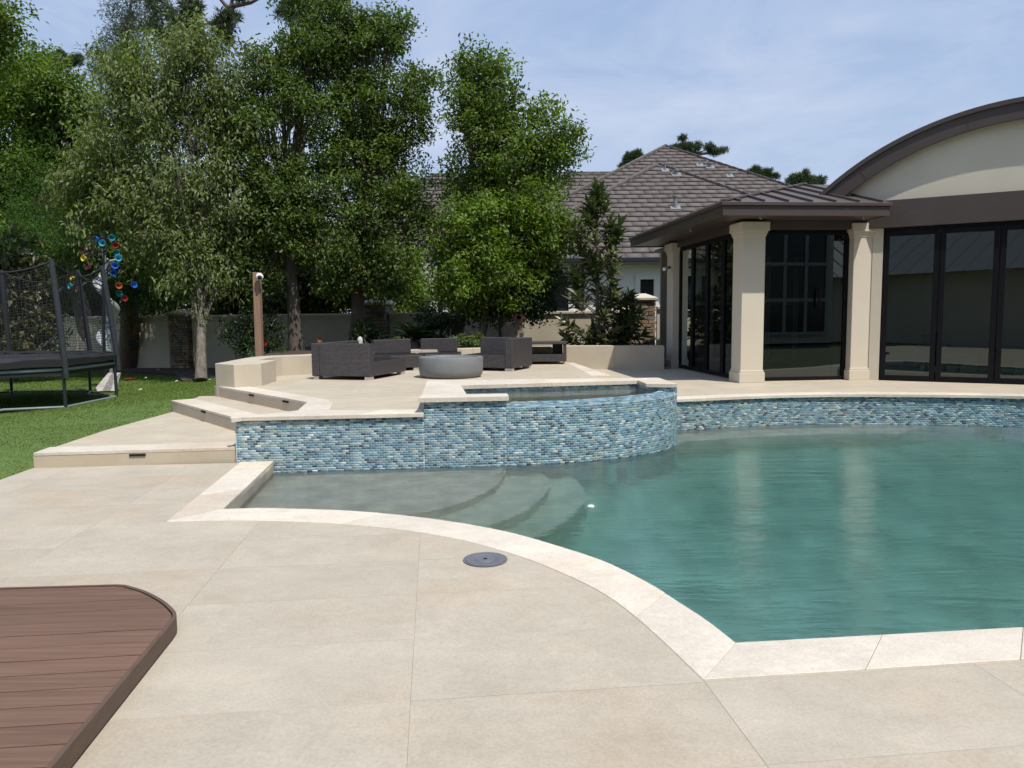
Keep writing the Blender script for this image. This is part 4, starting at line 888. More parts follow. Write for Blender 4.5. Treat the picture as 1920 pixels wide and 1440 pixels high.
for pi, (x, y, ht) in enumerate(pil_pos):
    lab = ['rough stone pillar in the boundary wall behind the grey multi-stemmed tree', 'rough stone pillar with a flat cap behind the wicker sofa and sago palm', 'sunlit rough stone pillar with a pale pyramid cap beside the young magnolia'][pi]
    r = empty('stone_pillar', (x, y, 0), lab, 'pillar', 'stone pillars of the boundary wall')
    a = -math.atan2(4.97, 20.1) if pi < 2 else -0.17; hw = 0.33
    build('core', MB().box((x, y, ht / 2 - .05), (hw * 2 - .06, hw * 2 - .06, ht - .1), a), M['lid_dark'], r)
    z = 0.02 if pi == 0 else 0.55
    rr = random.Random(pi)
    while z < ht - .12:
        h_ = rr.uniform(.055, .12); h_ = min(h_, ht - .10 - z)
        if h_ < .025: break
        for side in range(4):
            if side == 2: continue            # face turned away behind the wall
            s0 = -hw
            while s0 < hw - .02:
                l_ = min(rr.uniform(.12, .30), hw - s0)
                if hw - s0 - l_ < .06: l_ = hw - s0
                pr = rr.uniform(-.012, .022); ca = a + side * math.pi / 2
                cx, cy_ = s0 + l_ / 2, -hw + .03 - pr
                o = build('stone', MB().box((0, 0, 0), (l_ - .012, .08, h_ - .012), 0), STM[rr.choice([0, 1, 1, 2, 3, 3] if pi == 2 else [0, 0, 2, 3, 2])], bevel=.006); o.parent = r
                o.location = (math.cos(ca) * cx - math.sin(ca) * cy_, math.sin(ca) * cx + math.cos(ca) * cy_, z + h_ / 2); o.rotation_euler = (rr.uniform(-.03, .03), rr.uniform(-.03, .03), ca)
                s0 += l_
        z += h_
    m = MB(); ca, sa = math.cos(a), math.sin(a)
    def TT(px_, py_, z_): return (x + ca * px_ - sa * py_, y + sa * px_ + ca * py_, z_)
    k = hw + .07; m.add([TT(sx * k, sy * k, zz) for zz in (ht - .09, ht - .02) for sx, sy in ((-1, -1), (1, -1), (1, 1), (-1, 1))] + [TT(sx * .08, sy * .08, ht + .10) for sx, sy in ((-1, -1), (1, -1), (1, 1), (-1, 1))],
        [(0, 1, 2, 3), (0, 1, 5, 4), (1, 2, 6, 5), (2, 3, 7, 6), (3, 0, 4, 7), (4, 5, 9, 8), (5, 6, 10, 9), (6, 7, 11, 10), (7, 4, 8, 11), (8, 9, 10, 11)])
    build('cap', m, M['fence_cap'] if pi == 2 else M['fence'], r, bevel=.01)
# planting bed behind the planter wall, mulch strip at the wall foot
bed_poly = [(bBL[0] + .02, bBL[1] + .75)] + back[3:] + [(pR[0], pR[1] + .4), (4.1, 20.2), (-3.9, 21.6), (-6.6, 22.4), (-5.75, 16.0)]
slab('planting_bed', bed_poly, -0.1, 0.70, M['soil'], kind='structure')
slab('mulch_strip', [(-13.5, 23.6), (-12.5, 22.9), (-9.5, 20.9), (-8.3, 18.6), (-7.3, 18.7), (-6.2, 20.2), (-6.0, 22.3), (-10.0, 23.3)], -0.2, 0.035, M['soil'], kind='structure')
# ================================================================== NEIGHBOUR HOUSE
nh = empty('neighbour_house', (6.0, 27.6, 0), 'white house with a dark hipped tile roof beyond the boundary wall', 'house')
YE, ZEV, SLP = 27.0, 3.55, 0.61
def wall_with_openings(y, x0, x1, z0, z1, ops, th, m, name='wall'):
    """front wall made of butted blocks round its openings"""
    xs = sorted({x0, x1, *[o[0] for o in ops], *[o[1] for o in ops]}); mb = MB()
    for a, b in zip(xs[:-1], xs[1:]):
        o = [q for q in ops if q[0] <= a + 1e-6 and q[1] >= b - 1e-6]
        if not o: mb.box(((a + b) / 2, y + th / 2, (z0 + z1) / 2), (b - a, th, z1 - z0))
        else:
            q = o[0]
            if q[2] > z0 + .01: mb.box(((a + b) / 2, y + th / 2, (z0 + q[2]) / 2), (b - a, th, q[2] - z0))
            mb.box(((a + b) / 2, y + th / 2, (q[3] + z1) / 2), (b - a, th, z1 - q[3]))
    return build(name, mb, m, nh)
def ax(px, Y): return atY(px, 560, Y)[0]
YW = 27.6
ops = [(ax(1012, YW), ax(1066, YW), 0.3, 3.12), (ax(1200, YW), ax(1226, YW), 1.3, 2.85), (ax(820, YW), ax(955, YW), 0.3, 3.0)]
wall_with_openings(YW, ax(700, YW), 15.0, -0.1, ZEV - .12, ops, .3, M['white'])
for k, (a, b, c, d) in enumerate(ops):
    w_ = build('window', MB().box(((a + b) / 2, YW + .17, (c + d) / 2), (b - a, .05, d - c)), M['dark_glass'], nh)
    m = MB(); m.box((a - .09, YW - .02, (c + d) / 2), (.18, .06, d - c)); m.box((b + .09, YW - .02, (c + d) / 2), (.18, .06, d - c)); m.box(((a + b) / 2, YW - .02, d + .09), (b - a + .36, .08, .18)); build('surround', m, M['white'], w_)
    if k == 0: build('shutter_panel', MB().box((b - (b - a) * .22, YW + .08, (c + d) / 2), ((b - a) * .40, .06, d - c)), M['gutter'], w_)
    if k == 2:
        for q in range(4): build('mullion', MB().box((a + (b - a) * (q + 0.5) / 4, YW + .10, (c + d) / 2), (.28, .08, d - c)), M['white'], w_)
# porch columns and downspouts in front
for px, wd in ((803, .62),):
    x = ax(px, 26.6); build('porch_column', MB().box((x, 26.6, 1.7), (wd, .5, 3.5)), M['white_dim'], nh, bevel=.01)
for px, yy_ in ((785, 26.3), (1093, 27.52)):
    x = ax(px, yy_); build('downspout', MB().tube([(x, yy_, 0.1), (x, yy_, ZEV - .1)], .055, 8), M['gutter'], nh)
build('gutter', MB().box((6.5, YE - .02, ZEV - .02), (20.0, .16, .17)), M['gutter'], nh, bevel=.02)
build('eave_soffit', MB().box((6.5, YE + .36, ZEV - .10), (20.0, .58, .04)), M['white_dim'], nh)
m = MB(); m.box((6.5, YW - .03, ZEV - .22), (18, .06, .12)); build('cornice', m, M['white'], nh)
ROOF = []
def roof_plane(poly, e_dir, s_dir, n, expo=0.45, tw=0.62):
    """tile slots on a convex roof plane; poly in 3D, e_dir along the eave, s_dir up the slope"""
    O_ = np.array(poly[0], float); e = np.array(e_dir, float); s = np.array(s_dir, float); nn_ = np.array(n, float)
    P2 = [np.array([(np.array(p) - O_) @ e, (np.array(p) - O_) @ s]) for p in poly]
    bmax = max(p[1] for p in P2); r = 0; b = 0.0
    while b < bmax - .05:
        bm_ = min(b + expo * .5, bmax - .02); xs = []
        for i in range(len(P2)):
            p, q = P2[i], P2[(i + 1) % len(P2)]
            if (p[1] - bm_) * (q[1] - bm_) < 0: xs.append(p[0] + (q[0] - p[0]) * (bm_ - p[1]) / (q[1] - p[1]))
        if len(xs) >= 2:
            lo, hi = min(xs), max(xs); a = math.floor(lo / tw) * tw + (r % 2) * tw / 2 - tw / 2
            while a < hi:
                a0, a1 = max(a, lo), min(a + tw, hi); a += tw
                if a1 - a0 > .05: ROOF.append((O_ + e * (a0 + a1) / 2 + s * b, a1 - a0, e, s, nn_))
        b += expo; r += 1
cs = 1 / math.sqrt(1 + SLP ** 2)
sF = np.array([0, cs, SLP * cs]); nF = np.array([0, -SLP * cs, cs]); eX = np.array([1.0, 0, 0])
def hip(xc, ye, hw, ridge_back, left_only=False):
    ap = (xc, ye + hw, ZEV + SLP * hw)
    fl, fr = (xc - hw, ye, ZEV), (xc + hw, ye, ZEV)
    roof_plane([fl, fr, ap], eX, sF, nF)
    bl = (xc - hw, ye + hw + ridge_back, ZEV); br = (xc + hw, ye + hw + ridge_back, ZEV); rb = (xc, ye + hw + ridge_back, ap[2])
    return ap, fl, fr, bl, br, rb
under = MB()
def add_hip(xc, ye, hw, rb_):
    ap, fl, fr, bl, br, rb = hip(xc, ye, hw, rb_); d = Vector((0, 0, -.03))
    under.add([Vector(p) + d for p in (fl, fr, ap, bl, br, rb)], [(0, 1, 2), (3, 0, 2, 5), (1, 4, 5, 2), (4, 3, 5)]); return ap, fl, fr
h1 = add_hip(6.85, 27.0, 8.0, 4.0)
h2 = add_hip(8.2, 28.9, 11.1, 0.3)
# lower wing to the left: ridge parallel to the street
yr, zr_ = 38.0, 8.55
wl_a, wl_b = (-9.0, 29.7, ZEV), (6.5, 29.7, ZEV)
roof_plane([wl_a, wl_b, (5.4, yr, zr_), (-4.0, yr, zr_)], eX, sF, nF)
under.add([(-9.0, 29.7, ZEV - .03), (6.5, 29.7, ZEV - .03), (5.4, yr, zr_ - .03), (-4.0, yr, zr_ - .03), (-9, 46, ZEV), (6.5, 46, ZEV)], [(0, 1, 2, 3), (0, 3, 4), (3, 2, 5, 4)])
rdeck = build('roof', under, M['lid_dark'], nh)
# drop tiles hidden under a nearer roof, keep order nearest to the camera axis
def h_front(p, xc, ye, hw):
    x, y = p[0], p[1]
    if y < ye: return -9
    return ZEV + SLP * min(y - ye, hw - abs(x - xc)) if abs(x - xc) < hw else -9
keep = []
for t in ROOF:
    c = t[0] + t[3] * .18; z = c[2]
    if h_front(c, 6.85, 27.0, 8.0) > z + .12 or h_front(c, 8.2, 28.9, 11.1) > z + .12: continue
    keep.append(t)
def proj(p):
    v = np.array(p) - np.array([0, 0, EYE]); zc = v @ _fw; return 960 + FPX * (v @ _rt) / zc, 720 - FPX * (v @ _up) / zc
def tile_geo(l, e, s, nn_):
    c = []
    for (a, b, h) in ((-l / 2 + .0005, -.02, .040), (l / 2 - .0005, -.02, .040), (l / 2 - .0005, .50, -.03), (-l / 2 + .0005, .50, -.03), (-l / 2 + .0005, -.02, .066), (l / 2 - .0005, -.02, .066), (l / 2 - .0005, .50, .012), (-l / 2 + .0005, .50, .012)):
        c.append(e * a + s * b + nn_ * h)
    return np.array(c)
FQ6 = np.array([(4, 5, 6, 7), (0, 1, 5, 4), (1, 2, 6, 5), (2, 3, 7, 6), (3, 0, 4, 7)])
vis = [i for i, t in enumerate(keep) if 1040 < proj(t[0])[0] < 1560 and 270 < proj(t[0])[1] < 500 and not (proj(t[0])[0] > 1190 and proj(t[0])[1] > 470 - (proj(t[0])[0] - 1180) * .34)]
vis = sorted(vis, key=lambda i: np.linalg.norm(keep[i][0]))[:300]; vset = set(vis); cache = {}
bulkV, bulkF, k = [], [], 0
for i, (c, l, e, s, nn_) in enumerate(keep):
    jit = nn_ * 0.0
    if i in vset:
        key = (round(l, 2), round(float(e[1]), 1))
        if key not in cache:
            o = mesh_np('roof_tile', tile_geo(l, e, s, nn_), FQ6, M['roof_tile']); cache[key] = o.data
        else: o = bpy.data.objects.new('roof_tile', cache[key]); COL.objects.link(o)
        o.parent = rdeck; w = wloc(nh); o.location = (c[0] - w.x + jit[0], c[1] - w.y + jit[1], c[2] - w.z + jit[2])
    else:
        bulkV.append(tile_geo(l, e, s, nn_) + c + jit); bulkF.append(FQ6 + 8 * k); k += 1
mesh_np('roof_tile_field', np.concatenate(bulkV), np.concatenate(bulkF), M['roof_tile'], parent=rdeck, kind='stuff')
for a, b in ((h1[0], h1[1]), (h1[0], h1[2]), (h2[0], h2[1]), (h2[0], h2[2]), (h1[0], (6.85, 37.0, h1[0][2])), ((-4, yr, zr_), (5.4, yr, zr_))):
    a, b = Vector(a), Vector(b); d = b - a; nseg = int(d.length / .42); m = MB()
    for q in range(nseg):
        p_ = a + d * (q / nseg); q_ = a + d * ((q + 1.08) / nseg); m.bar(p_ + Vector((0, 0, .075)), q_ + Vector((0, 0, .045)), .24, .09)
    build('ridge_cap', m, M['roof_tile'], rdeck)
def on_front(px, py, ye):               # hit the front slope
    r = ray(px, py); t = ((ZEV - EYE) - SLP * ye) / (r[2] - SLP * r[1]); return np.array([0, 0, EYE]) + r * t
for px, py, ye, big in ((1247, 322, 27.0, 0), (1268, 330, 27.0, 1), (1266, 392, 27.0, 2), (1331, 316, 28.9, 1), (1368, 332, 28.9, 0), (1070, 412, 27.0, 1), (1312, 312, 28.9, 0)):
    p = on_front(px, py, ye); m = MB(); R3 = Matrix.Rotation(math.atan(SLP), 3, 'X')
    m.box((p[0], p[1] - .02, p[2] + .06), (.42 if big else .34, .40, .03), 0, 0, R3)
    hgt = (.30, .22, .48)[big]; rad = (.035, .09, .08)[big]
    m.tube([(p[0], p[1], p[2]), (p[0], p[1], p[2] + hgt)], rad, 8)
    if big: m.tube([(p[0], p[1], p[2] + hgt), (p[0], p[1], p[2] + hgt + .08)], rad * 1.5, 8)
    build('roof_vent', m, M['lead'], rdeck)

# brick house far left behind the trees
bh = empty('brick_house', (-19, 31, 0), 'dim brick house with a grey roof, glimpsed behind the trampoline net and trees', 'house')
build('wall', MB().box((-19.5, 32, 2.1), (9, 4, 4.2)), M['brick'], bh)
m = MB(); m.add([(-24.6, 29.6, 4.1), (-14.4, 29.6, 4.1), (-15.8, 33, 6.0), (-23, 33, 6.0), (-24.6, 36, 4.1), (-14.4, 36, 4.1)], [(0, 1, 2, 3), (1, 5, 2), (0, 3, 4), (3, 2, 5, 4), (0, 4, 5, 1)]); build('roof', m, M['grey_roof'], bh)
build('window', MB().box((-18.6, 29.96, 2.4), (1.4, .1, 1.3)), M['dark_glass'], bh)

# main house behind the viewpoint: it is what the pavilion glass mirrors
mh = empty('main_house', (8, -9, 0), 'cream house with a grey metal roof, mirrored in the pavilion glass', 'house')
build('wall', MB().box((9, -12, 1.7), (48, 6, 3.4)), M['stucco'], mh)
m = MB(); m.add([(-16, -8.2, 3.35), (34, -8.2, 3.35), (30, -12, 5.6), (-12, -12, 5.6), (-16, -16, 3.35), (34, -16, 3.35)], [(0, 1, 2, 3), (1, 5, 2), (0, 3, 4), (3, 2, 5, 4), (0, 4, 5, 1)]); rr_ = build('roof', m, M['grey_roof'], mh)
for q in range(45):
    x = -11.5 + q * .9; build('seam', MB().bar((x, -8.25, 3.4), (x, -12, 5.64), .03, .05), M['grey_steel'], rr_)
m = MB(); m.box((18.6, -8.55, 3.0), (5.6, .9, 6.0)); build('bay', m, M['stucco'], mh)
bw = build('bay_window', MB().box((18.6, -8.08, 3.1), (4.8, .06, 5.2)), M['dark_glass'], mh)
for x in (16.2, 17.4, 18.6, 19.8, 21.0): build('mullion', MB().box((x, -8.02, 3.1), (.17, .08, 5.2)), M['seam_grey'], bw)
for z in (.5, 2.2, 4.0, 5.7): build('transom', MB().box((18.6, -8.0, z), (4.9, .06, .16)), M['seam_grey'], bw)
for x in (-10, 3.5, 10.5, 25): build('window', MB().box((x, -8.98, 1.5), (2.6, .06, 2.4)), M['dark_glass'], mh)

# ================================================================== FURNITURE
def TR(c, rz):
    cs_, sn = math.cos(rz), math.sin(rz)
    return lambda x, y, z: (c[0] + cs_ * x - sn * y, c[1] + sn * x + cs_ * y, c[2] + z)
def feet(root, T, rz, pts):
    for x, y in pts: build('foot', MB().box(T(x, y, .03), (.16, .10, .06), rz), M['alu'], root, bevel=.006)
def sofa(c, rz, w, d, label, arm=None, hb=.63):
    """low wicker seat; local -y is the front, back at +y; arm: -1 left, 1 right"""
    r = empty('wicker_sofa', (c[0], c[1], ZT), label, 'sofa', 'dark wicker lounge pieces'); T = TR((c[0], c[1], ZT), rz)
    a0 = -w / 2 + (.17 if arm == -1 else 0); a1 = w / 2 - (.17 if arm == 1 else 0)
    build('seat', MB().box(T((a0 + a1) / 2, -.075, .185), (a1 - a0 - .006, d - .15, .25), rz), M['wicker'], r, bevel=.012, seg=2)
    build('backrest', MB().box(T(0, d / 2 - .075, .06 + (hb - .06) / 2), (w, .148, hb - .06), rz), M['wicker'], r, bevel=.012, seg=2)
    if arm: build('armrest', MB().box(T(arm * (w / 2 - .085), -.076, .06 + (hb - .064) / 2), (.168, d - .154, hb - .068), rz), M['wicker'], r, bevel=.012, seg=2)
    feet(r, T, rz, [(x, y) for x in (-w / 2 + .10, w / 2 - .10) for y in (-d / 2 + .07, d / 2 - .07)])
    return r
def wedge(c, rz, w0, w1, d, label, back_w):
    """wedge shaped curved-sectional seat: inner (front) edge w0, outer edge w1"""
    r = empty('wicker_sofa', (c[0], c[1], ZT), label, 'sofa', 'dark wicker lounge pieces'); T = TR((c[0], c[1], ZT), rz)
    fr = [(-w0 / 2, -d / 2), (-w0 / 6, -d / 2 + .03), (w0 / 6, -d / 2 + .03), (w0 / 2, -d / 2), (w1 / 2, d / 2), (-w1 / 2, d / 2)]
    build('seat', MB().prism([T(x, y, 0)[:2] for x, y in fr], ZT + .06, ZT + .31), M['wicker'], r, bevel=.012, seg=2)
    build('backrest', MB().box(T(0, d / 2 - .076, .312 + .145), (back_w, .15, .29), rz), M['wicker'], r, bevel=.012, seg=2)
    feet(r, T, rz, [(-w0 / 2 + .12, -d / 2 + .09), (w0 / 2 - .12, -d / 2 + .09), (-w1 / 2 + .12, d / 2 - .08), (w1 / 2 - .12, d / 2 - .08)])
    return r
# left end piece: its arm panel faces the pool
s0 = np.array(at(585, 711.5, ZT)); s1 = np.array(at(694, 713.5, ZT))
dv = (s1 - s0) / np.linalg.norm(s1 - s0); ang = math.atan2(dv[1], dv[0]); wd = np.linalg.norm(s1 - s0); nv = np.array([-dv[1], dv[0]])
c = s0 + dv * wd / 2 + nv * .72
# local front (-y) points along +dv, so rotate by ang + 90 degrees; width runs along nv
sofa(c, ang + math.pi / 2, 1.44, wd, 'big dark wicker sofa end, its woven arm panel facing the pool, leftmost of the set', arm=-1)
wedge((-2.32, 15.20), R(28), .70, 1.02, 1.0, 'dark wicker sofa section with a single back, standing next to the leftmost wicker end', .80)
wedge((-1.50, 15.60), R(9), .70, .98, 1.0, 'dark wicker sofa section with a single back, right behind the round fire bowl', .78)
cR = at(953, 695, ZT)
sofa((-.29, 14.98), R(-24), 1.12, 1.0, 'dark wicker armchair piece with one arm at its right, beside the low shelf table', arm=1)
# low shelf table
tA, tB = np.array(at(992, 683.5, ZT)), np.array(at(1063, 683, ZT)); td = (tB - tA) / np.linalg.norm(tB - tA); ta = math.atan2(td[1], td[0])
tb = empty('shelf_table', (tA[0] + .4, tA[1] + .3, ZT), 'low dark shelf table with an open middle beside the wicker armchair', 'table'); T = TR((tB[0], tB[1], ZT), ta)
build('top', MB().box(T(-.62, .3, .47), (1.24, .62, .05), ta), M['wicker'], tb, bevel=.006); build('shelf', MB().box(T(-.62, .3, .14), (1.22, .60, .16), ta), M['wicker'], tb, bevel=.006)
for x in (-1.20, -.04):
    for y in (.04, .56): build('leg', MB().box(T(x, y, .333), (.055, .055, .224), ta), M['wicker'], tb)
for x in (-1.18, -.06):
    for y in (.05, .55): build('foot', MB().tube([T(x, y, 0), T(x, y, .06)], .018, 8), M['alu'], tb)
build('panel', MB().box(T(-.20, .3, .333), (.22, .30, .224), ta), M['lid_dark'], tb)
# fire bowl
bc = at(840, 711, ZT); bc = (bc[0] + .015, bc[1] + .50)
bowl = empty('fire_bowl', (bc[0], bc[1], ZT), 'round grey concrete fire bowl with a flat lid, in front of the wicker sofa', 'fire bowl')
build('bowl', MB().lathe([(.47, 0), (.525, .015), (.558, .06), (.57, .13), (.575, .345), (.565, .362), (.49, .362), (.475, .335)], (bc[0], bc[1], ZT), 56), M['concrete'], bowl, smooth=True)
build('lid', MB().lathe([(.47, .325), (.468, .338), (.01, .340)], (bc[0], bc[1], ZT), 48), M['concrete'], bowl)

# wooden post with dome camera
PY = 17.3
pp = atY(485, 665, PY); tpz = atY(480, 511, PY)
po = empty('wooden_post', (pp[0], PY, .7), 'tall square brown wooden post standing behind the planter wall at the left', 'post')
build('post', MB().bar((pp[0] + .02, PY, .55), (tpz[0] + .02, PY, tpz[2]), .17, .15), M['post'], po, bevel=.008)
dc = empty('dome_camera', (tpz[0] + .1, PY - .12, tpz[2] - .1), 'white dome camera mounted at the top of the brown wooden post', 'camera')
m = MB(); m.lathe([(.085, 0), (.088, .05), (.07, .09), (.05, .10)], (0, 0, 0), 20); q = Matrix.Rotation(R(105), 3, 'X') @ Matrix.Rotation(R(20), 3, 'Y')
m.v = [tuple(q @ Vector(v) + Vector((tpz[0] + .12, PY - .13, tpz[2] - .10))) for v in m.v]; build('housing', m, M['plastic_white'], dc, smooth=True)
m = MB(); m.lathe([(.05, .095), (.045, .125), (.025, .145), (.004, .15)], (0, 0, 0), 16); m.v = [tuple(q @ Vector(v) + Vector((tpz[0] + .12, PY - .13, tpz[2] - .10))) for v in m.v]; build('lens_dome', m, M['lens'], dc, smooth=True)

# bird feeder on a stake
bp_ = atY(976, 640, 18.4); f0 = atY(973, 590, 18.4)
bf = empty('bird_feeder', (bp_[0], 18.4, .7), 'small reddish house-shaped feeder on a thin stake in front of the boundary wall', 'bird feeder')
build('stake', MB().tube([(bp_[0], 18.4, .6), (f0[0] + .02, 18.4, 1.15)], .014, 6), M['lid_dark'], bf)
x, z = f0[0], f0[2]
fm = mat('red_brown_paint', (.17, .075, .06), .8, .2, 10)
m = MB(); m.box((x, 18.4, z - .25), (.10, .10, .26)); m.box((x, 18.4, z - .385), (.13, .13, .02)); build('body', m, fm, bf)
m = MB(); m.bar((x - .10, 18.4, z - .14), (x, 18.4, z - .01), .16, .02, 0, (0, 1, 0)); m.bar((x + .10, 18.4, z - .14), (x, 18.4, z - .01), .16, .02, 0, (0, 1, 0)); build('roof', m, fm, bf)
build('opening', MB().box((x, 18.345, z - .25), (.05, .012, .17)), M['bark_pale'], bf)

# glass flower ornaments and other small garden pieces
def glass_col(name, c): return mat(name, tuple(q * .75 for q in c), .12, .2, 20, spec=.7)
orange = glass_col('orange_glass', (.45, .13, .03)); red = glass_col('red_glass', (.25, .03, .03)); yellow = glass_col('yellow_glass', (.75, .62, .05)); blue = glass_col('blue_glass', (.03, .14, .55)); teal = glass_col('teal_glass', (.03, .28, .30)); cyan = glass_col('cyan_glass', (.06, .40, .55)); darkred = glass_col('dark_red_glass', (.12, .02, .05)); lime = glass_col('lime_glass', (.35, .55, .05))
def flower_disc(px, py, Y, r, m_, label, base_z):
    p = atY(px, py, Y); o = empty('garden_ornament', (p[0], Y, base_z), label, 'ornament', 'glass flowers on stakes')
    build('stake', MB().tube([(p[0], Y + .02, base_z - .05), (p[0], Y + .02, p[2])], .010, 6), M['lid_dark'], o)
    mm = MB(); n_ = 10
    for k_ in range(n_):
        a = 2 * math.pi * k_ / n_; mm.add([(p[0], Y - .02, p[2]), (p[0] + r * math.cos(a - .3), Y - .05, p[2] + r * math.sin(a - .3)), (p[0] + r * 1.15 * math.cos(a), Y - .09, p[2] + r * 1.15 * math.sin(a)), (p[0] + r * math.cos(a + .3), Y - .05, p[2] + r * math.sin(a + .3))], [(0, 1, 2, 3)])
    build('flower', mm, m_, o)
flower_disc(601, 637, 17.2, .055, orange, 'orange glass flower on a stake, just above the leftmost wicker sofa end', .7)
flower_disc(498, 641, 18.9, .09, red, 'dull red glass flower on a stake, right of the wooden post base', .7)
p = atY(675, 635, 16.8); build('garden_lamp', MB().lathe([(.05, -.16), (.06, -.10), (.062, -.02), (.052, .03), (.028, .06), (.004, .068)], (p[0], p[1], p[2] - .02), 16), M['white_dim'], base=(p[0], p[1], p[2] - .2), smooth=True, label='small pale dome shaped garden lamp above the leftmost wicker sofa', cat='lamp')
# flower tree sculpture
SY = 16.9
def sp(px, py, dy=0): return atY(px, py, SY + dy)
ft = empty('flower_sculpture', sp(196, 690), 'metal garden sculpture with colourful blown glass flowers, rising above the trampoline', 'sculpture')
build('stem', MB().tube([(sp(196, 690)[0], SY, 0), sp(194, 600), sp(194, 520), sp(195, 440)], [.035, .032, .028, .02], 8), M['lid_dark'], ft, smooth=True)
fl = [(160, 484, yellow, -.2), (168, 499, red, -.1), (162, 471, darkred, .1), (193, 456, cyan, -.3), (209, 446, teal, .0), (216, 461, red, -.1), (184, 447, blue, .1), (206, 468, lime, .1), (217, 474, teal, .2), (222, 485, cyan, -.2), (216, 499, blue, -.3), (213, 512, blue, -.1), (135, 536, cyan, -.1), (139, 521, yellow, .1), (149, 543, orange, .1), (222, 536, orange, .0), (222, 550, teal, .1), (250, 535, blue, .2), (232, 560, red, .1)]
for px, py, m_, dy in fl:
    e = Vector(sp(px, py, dy)); jz = e.z - .05 + random.uniform(-.12, .05); j = Vector((sp(195, 500)[0], SY, jz)); dd = Vector((e.x - j.x, e.y - j.y, 0)); mid = j.lerp(e, .55) + Vector((0, 0, .10))
    a_ = build('arm', MB().tube([j, j.lerp(mid, .6), mid, e], .013, 6), M['lid_dark'], ft, smooth=True)
    out = (e - mid).normalized() * .6 + Vector((0, -.7, .25)); out.normalize(); mm = MB(); mm.lathe([(.014, -.035), (.036, -.01), (.060, .035), (.075, .06), (.071, .064), (.032, .0), (.007, -.014)], (0, 0, 0), 12)
    q = out.to_track_quat('Z', 'Y').to_matrix(); mm.v = [tuple(q @ Vector(v) + e) for v in mm.v]; build('glass_flower', mm, m_, a_, smooth=True)
# spiral metal ribbon
SYR = 17.3
rb = empty('spiral_slide', (atY(198, 690, SYR)[0], SYR, 0), 'grey spiral slide winding down behind the trampoline net', 'slide')
cx = atY(200, 560, SYR)[0]; m = MB(); Np = 60; P = []
for k in range(Np + 1):
    t = k / Np; a = t * 2 * math.pi * 1.75 + 0.6; z = 3.0 - 2.2 * t
    for rr2, dz in ((.05, .0), (.13, -.04), (.21, -.03), (.25, .06)): P.append((cx + rr2 * math.cos(a), SYR + rr2 * math.sin(a), z + dz))
m.add(P, [(k * 4 + q, k * 4 + q + 1, (k + 1) * 4 + q + 1, (k + 1) * 4 + q) for k in range(Np) for q in range(3)])
o = build('chute', m, mat('grey_slide', (.36, .38, .39), .4, .1, 5), rb, smooth=True); so = o.modifiers.new('thick', 'SOLIDIFY'); so.thickness = .02
build('pole', MB().tube([(cx, SYR, 0), (cx, SYR, 3.2)], .04, 8), M['grey_steel'], rb)
# yellow disc on the trunk, A-frame board, ball litter
p = atY(251, 645, 20.9); yd = empty('yellow_ornament', p, 'round amber ornament in a dark ring, hung on the reddish trunk behind the lawn', 'ornament')
m = MB(); m.lathe([(.10, 0), (.13, .02), (.12, .05), (.09, .05)], (0, 0, 0), 20); m.v = [(v[0] + p[0], p[1] - v[2], v[1] + p[2]) for v in m.v]; build('ring', m, M['lid_dark'], yd)
m = MB(); m.lathe([(.09, .0), (.085, .03), (.01, .04)], (0, 0, 0), 20); m.v = [(v[0] + p[0], p[1] - v[2], v[1] + p[2]) for v in m.v]; build('disc', m, glass_col('amber_glass', (.42, .28, .06)), yd)
a0, a1, a2 = atY(187, 715, 16.6), atY(228, 713, 16.6), atY(207, 686, 16.6)
ab = empty('aframe_board', (a2[0], 16.7, -.02), 'worn white A-frame board standing on the lawn behind the trampoline', 'board')
wz = lambda p: (p[0], p[1], max(p[2], 0.0))
for (xa, xb), nm in (((a0[0], a2[0] - .04), 'board'), ((a1[0], a2[0] + .04), 'board')):
    m = MB(); m.extr([(xa - .06, 16.4, .0), (xa + .34 * (1 if xa < xb else -1), 16.4, .0), (xb + .10, 16.75, .38), (xb - .10, 16.75, .38)], (0, .03, 0)); build(nm, m, M['bark_pale'] if False else mat('worn_board_paint', (.40, .39, .36), .85, .25, 8), ab)
p = at(243, 711, 0.0); build('flying_disc', MB().lathe([(.02, 0), (.13, .005), (.14, .02), (.12, .03), (.01, .032)], (p[0], p[1], -.01), 20), mat('red_plastic', (.30, .05, .03), .5, .1, 5), base=(p[0], p[1], -.01), smooth=True, label='flat reddish toy disc lying on the lawn near the reddish trunk', cat='toy')
for k, (px, py, wh) in enumerate(((296, 694, 'by the shaded mulch near the stone pillar'), (330, 715, 'just left of the grey tree trunk, nearest it'), (392, 713, 'between the grey tree trunk and the planter block'), (262, 731, 'nearest the patio, right of the trampoline'), (272, 709, 'right of the reddish toy disc'))):
    p = at(px, py, 0.05); mm = MB(); mm.add([(p[0] - .045, p[1], .05), (p[0], p[1] - .05, .055), (p[0] + .05, p[1], .06), (p[0] + .01, p[1] + .05, .08), (p[0], p[1], .07)], [(0, 1, 4), (1, 2, 4), (2, 3, 4), (3, 0, 4)])
    build('fallen_leaf', mm, M['white_dim'], base=(p[0], p[1], .05), label='small pale leaf on the lawn ' + wh, cat='leaf', group='pale leaves on the lawn')

